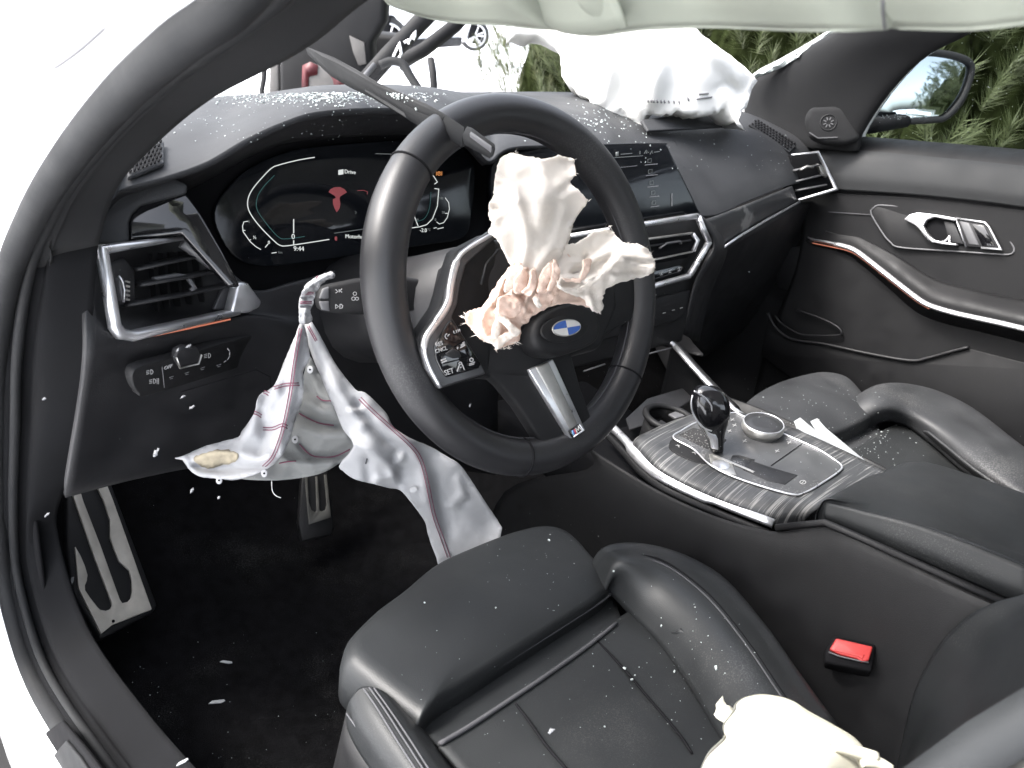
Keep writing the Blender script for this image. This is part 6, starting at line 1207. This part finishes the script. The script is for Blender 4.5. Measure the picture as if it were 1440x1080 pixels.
for k in range(800):      # dense drift along the foot of the windscreen
    x = r.triangular(285, 640, 470); y = 131+abs(r.gauss(0, 7))+(2 if x < 400 else 0)
    sp_.append((x, y, r.uniform(.0015, .0055)))
for k in range(160): sp_.append((r.uniform(230, 560), r.uniform(140, 200), r.uniform(.001, .003)))
for k in range(150):
    x = r.gauss(840, 40); sp_.append((x, r.gauss(168, 14), r.uniform(.002, .006)))
for k in range(60): sp_.append((r.uniform(900, 1110), r.uniform(185, 240), r.uniform(.001, .004)))
crumbs('glass_gravel', sp_, r)['label'] = 'drift of broken windscreen glass along the top of the dashboard'
sp_ = []
for k in range(70): sp_.append((r.gauss(770, 70), r.gauss(790, 40), r.uniform(.0008, .0026)))
for k in range(80): sp_.append((r.gauss(950, 50), r.gauss(930, 45), r.uniform(.0008, .003)))
for k in range(60): sp_.append((r.uniform(560, 1000), r.uniform(880, 1075), r.uniform(.0006, .002)))
crumbs('seat_glass', sp_, r, .46)['label'] = 'fine glass crumbs scattered over the driver seat'
sp_ = []
for k in range(120): sp_.append((r.gauss(1140, 50), r.gauss(575, 28), r.uniform(.001, .004)))
for k in range(90): sp_.append((r.gauss(1225, 30), r.gauss(622, 14), r.uniform(.001, .005)))
for k in range(120): sp_.append((r.uniform(950, 1180), r.uniform(590, 690), r.uniform(.0006, .0018)))
for k in range(40): sp_.append((r.uniform(1200, 1440), r.uniform(560, 760), r.uniform(.0008, .003)))
for k in range(50): sp_.append((r.gauss(900, 30), r.gauss(500, 60), r.uniform(.0008, .0022)))
crumbs('console_glass', sp_, r, .45)['label'] = 'glass crumbs on the passenger seat and centre console'
sp_ = []
for k in range(70): sp_.append((r.uniform(1215, 1440), r.uniform(30, 205), r.uniform(.001, .003)))
for k in range(45): sp_.append((r.uniform(1238, 1310), r.gauss(164, 1.6), r.uniform(.002, .004)))
for k in range(70): sp_.append((r.uniform(150, 480), r.uniform(880, 1070), r.uniform(.0006, .002)))
for k in range(60): sp_.append((r.uniform(60, 420), r.uniform(350, 720), r.uniform(.0005, .0012)))
crumbs('fine_glass', sp_, r)['label'] = 'fine flecks of glass on window, carpet and lower dashboard'
# the larger splinters, each on its own
shards = [(1053, 382, 9, 'square glass shard on the dark glovebox below the trim strip'), (846, 170, 12, 'largest glass shard on the dash top left of the passenger airbag'), (838, 176, 10, 'glass shard close beside the largest one on the dash top'), (860, 250, 0, ''), (930, 880, 5, 'glass shard at the front of the seat centre near the bolster'), (878, 940, 6, 'long glass splinter at the seat centre near the right seam'), (889, 956, 6, 'glass splinter just below the right seat seam'), (948, 945, 8, 'glass shard against the cushion edge of the driver seat'), (850, 1022, 5, 'glass shard low on the driver seat centre'), (772, 760, 6, 'glass shard on top of the thigh pad near its front edge'), (863, 803, 6, 'glass shard at the far corner of the thigh pad'), (597, 848, 4, 'single round crumb on the left of the thigh pad'), (697, 855, 5, 'crumb in the middle of the thigh pad'),
          (1008, 940, 7, 'glass splinter on the cushion edge beside the bolster'), (335, 128, 10, 'glass shard at the left end of the drift on the dashboard'), (585, 124, 10, 'glass shard beside the foot of the wiper arm')]
for x, y, s, lab in shards:
    if not s: continue
    h = hit(x, y)
    if not h: continue
    vs_, fs = [], []; crumb_into(vs_, fs, h[0], h[1], s*.0005, r)
    o = obj('glass_shard', vs_, fs, M['crumb'], None, smooth=False); recalc(o); tag(o, lab, 'glass shard', 'larger glass shards')
# slips of white plastic on the carpet
for x, y, a, l, lab in ((305, 988, 35, .017, 'white plastic slip on the dark carpet'), (318, 932, 0, .014, 'thin bright sliver on the carpet above the plastic slip'), (258, 1073, 20, .010, 'pale fragment at the bottom edge of the carpet'), (101, 820, 70, .014, 'curled pale scrap beside the footrest')):
    h = hit(x, y); p, n = h[0], h[1]; t = (CR*math.cos(Rd(a))+CU*math.sin(Rd(a))); t = (t-n*t.dot(n)).normalized(); b = n.cross(t)
    o = plate('plastic_slip', [p+n*.002+t*l*u+b*l*v for u, v in ((-.6, -.12), (.3, -.16), (.6, .02), (.5, .16), (-.35, .14))], n, .0015, M['tip'], None, bevel=.0004); tag(o, lab, 'debris', 'scraps on the floor')
# snowflakes in the air of the open doorway
for x, y, l, wd_, a, lab in ((220, 637, .016, .008, 60, 'large snowflake falling in front of the lower dashboard'), (265, 487, .010, .004, 30, 'snowflake falling just above the light switches'), (257, 558, .009, .0035, 35, 'snowflake falling below the light switches'), (270, 573, .010, .004, 35, 'lower of two snowflakes under the light switches'), (270, 690, .010, .004, 60, 'snowflake falling left of the knee airbag tip'), (66, 724, .010, .004, 40, 'snowflake falling by the left door seal'), (62, 561, .006, .004, 10, 'small snowflake falling by the pillar trim'), (250, 492, .007, .003, 60, 'faint snowflake above the light switch panel'), (661, 570, .006, .0025, 60, 'snowflake seen through the gap of the steering wheel'), (775, 1028, .012, .007, 40, 'snowflake drifting over the driver seat centre'), (308, 700, .006, .003, 45, 'tiny snowflake below the knee airbag')):
    l *= .8; wd_ *= .8; c_ = V(x, y, d=.62); vs_, fs = [], []; t = CR*math.cos(Rd(a))+CU*math.sin(Rd(a)); b = CF.cross(t)
    for k in range(7):
        q = c_+t*l*.3*((k-3)/3.5)+b*r.gauss(0, wd_*.06); crumb_into(vs_, fs, q, (CF*-1+b*r.gauss(0, .5)).normalized(), wd_*.55*(1-.6*abs(k-3)/3), r)
    o = obj('snowflake', vs_, fs, M['flake'], None, smooth=True); tag(o, lab, 'snowflake', 'falling snowflakes')
cd.dof.use_dof = True; cd.dof.focus_distance = .95; cd.dof.aperture_fstop = 13
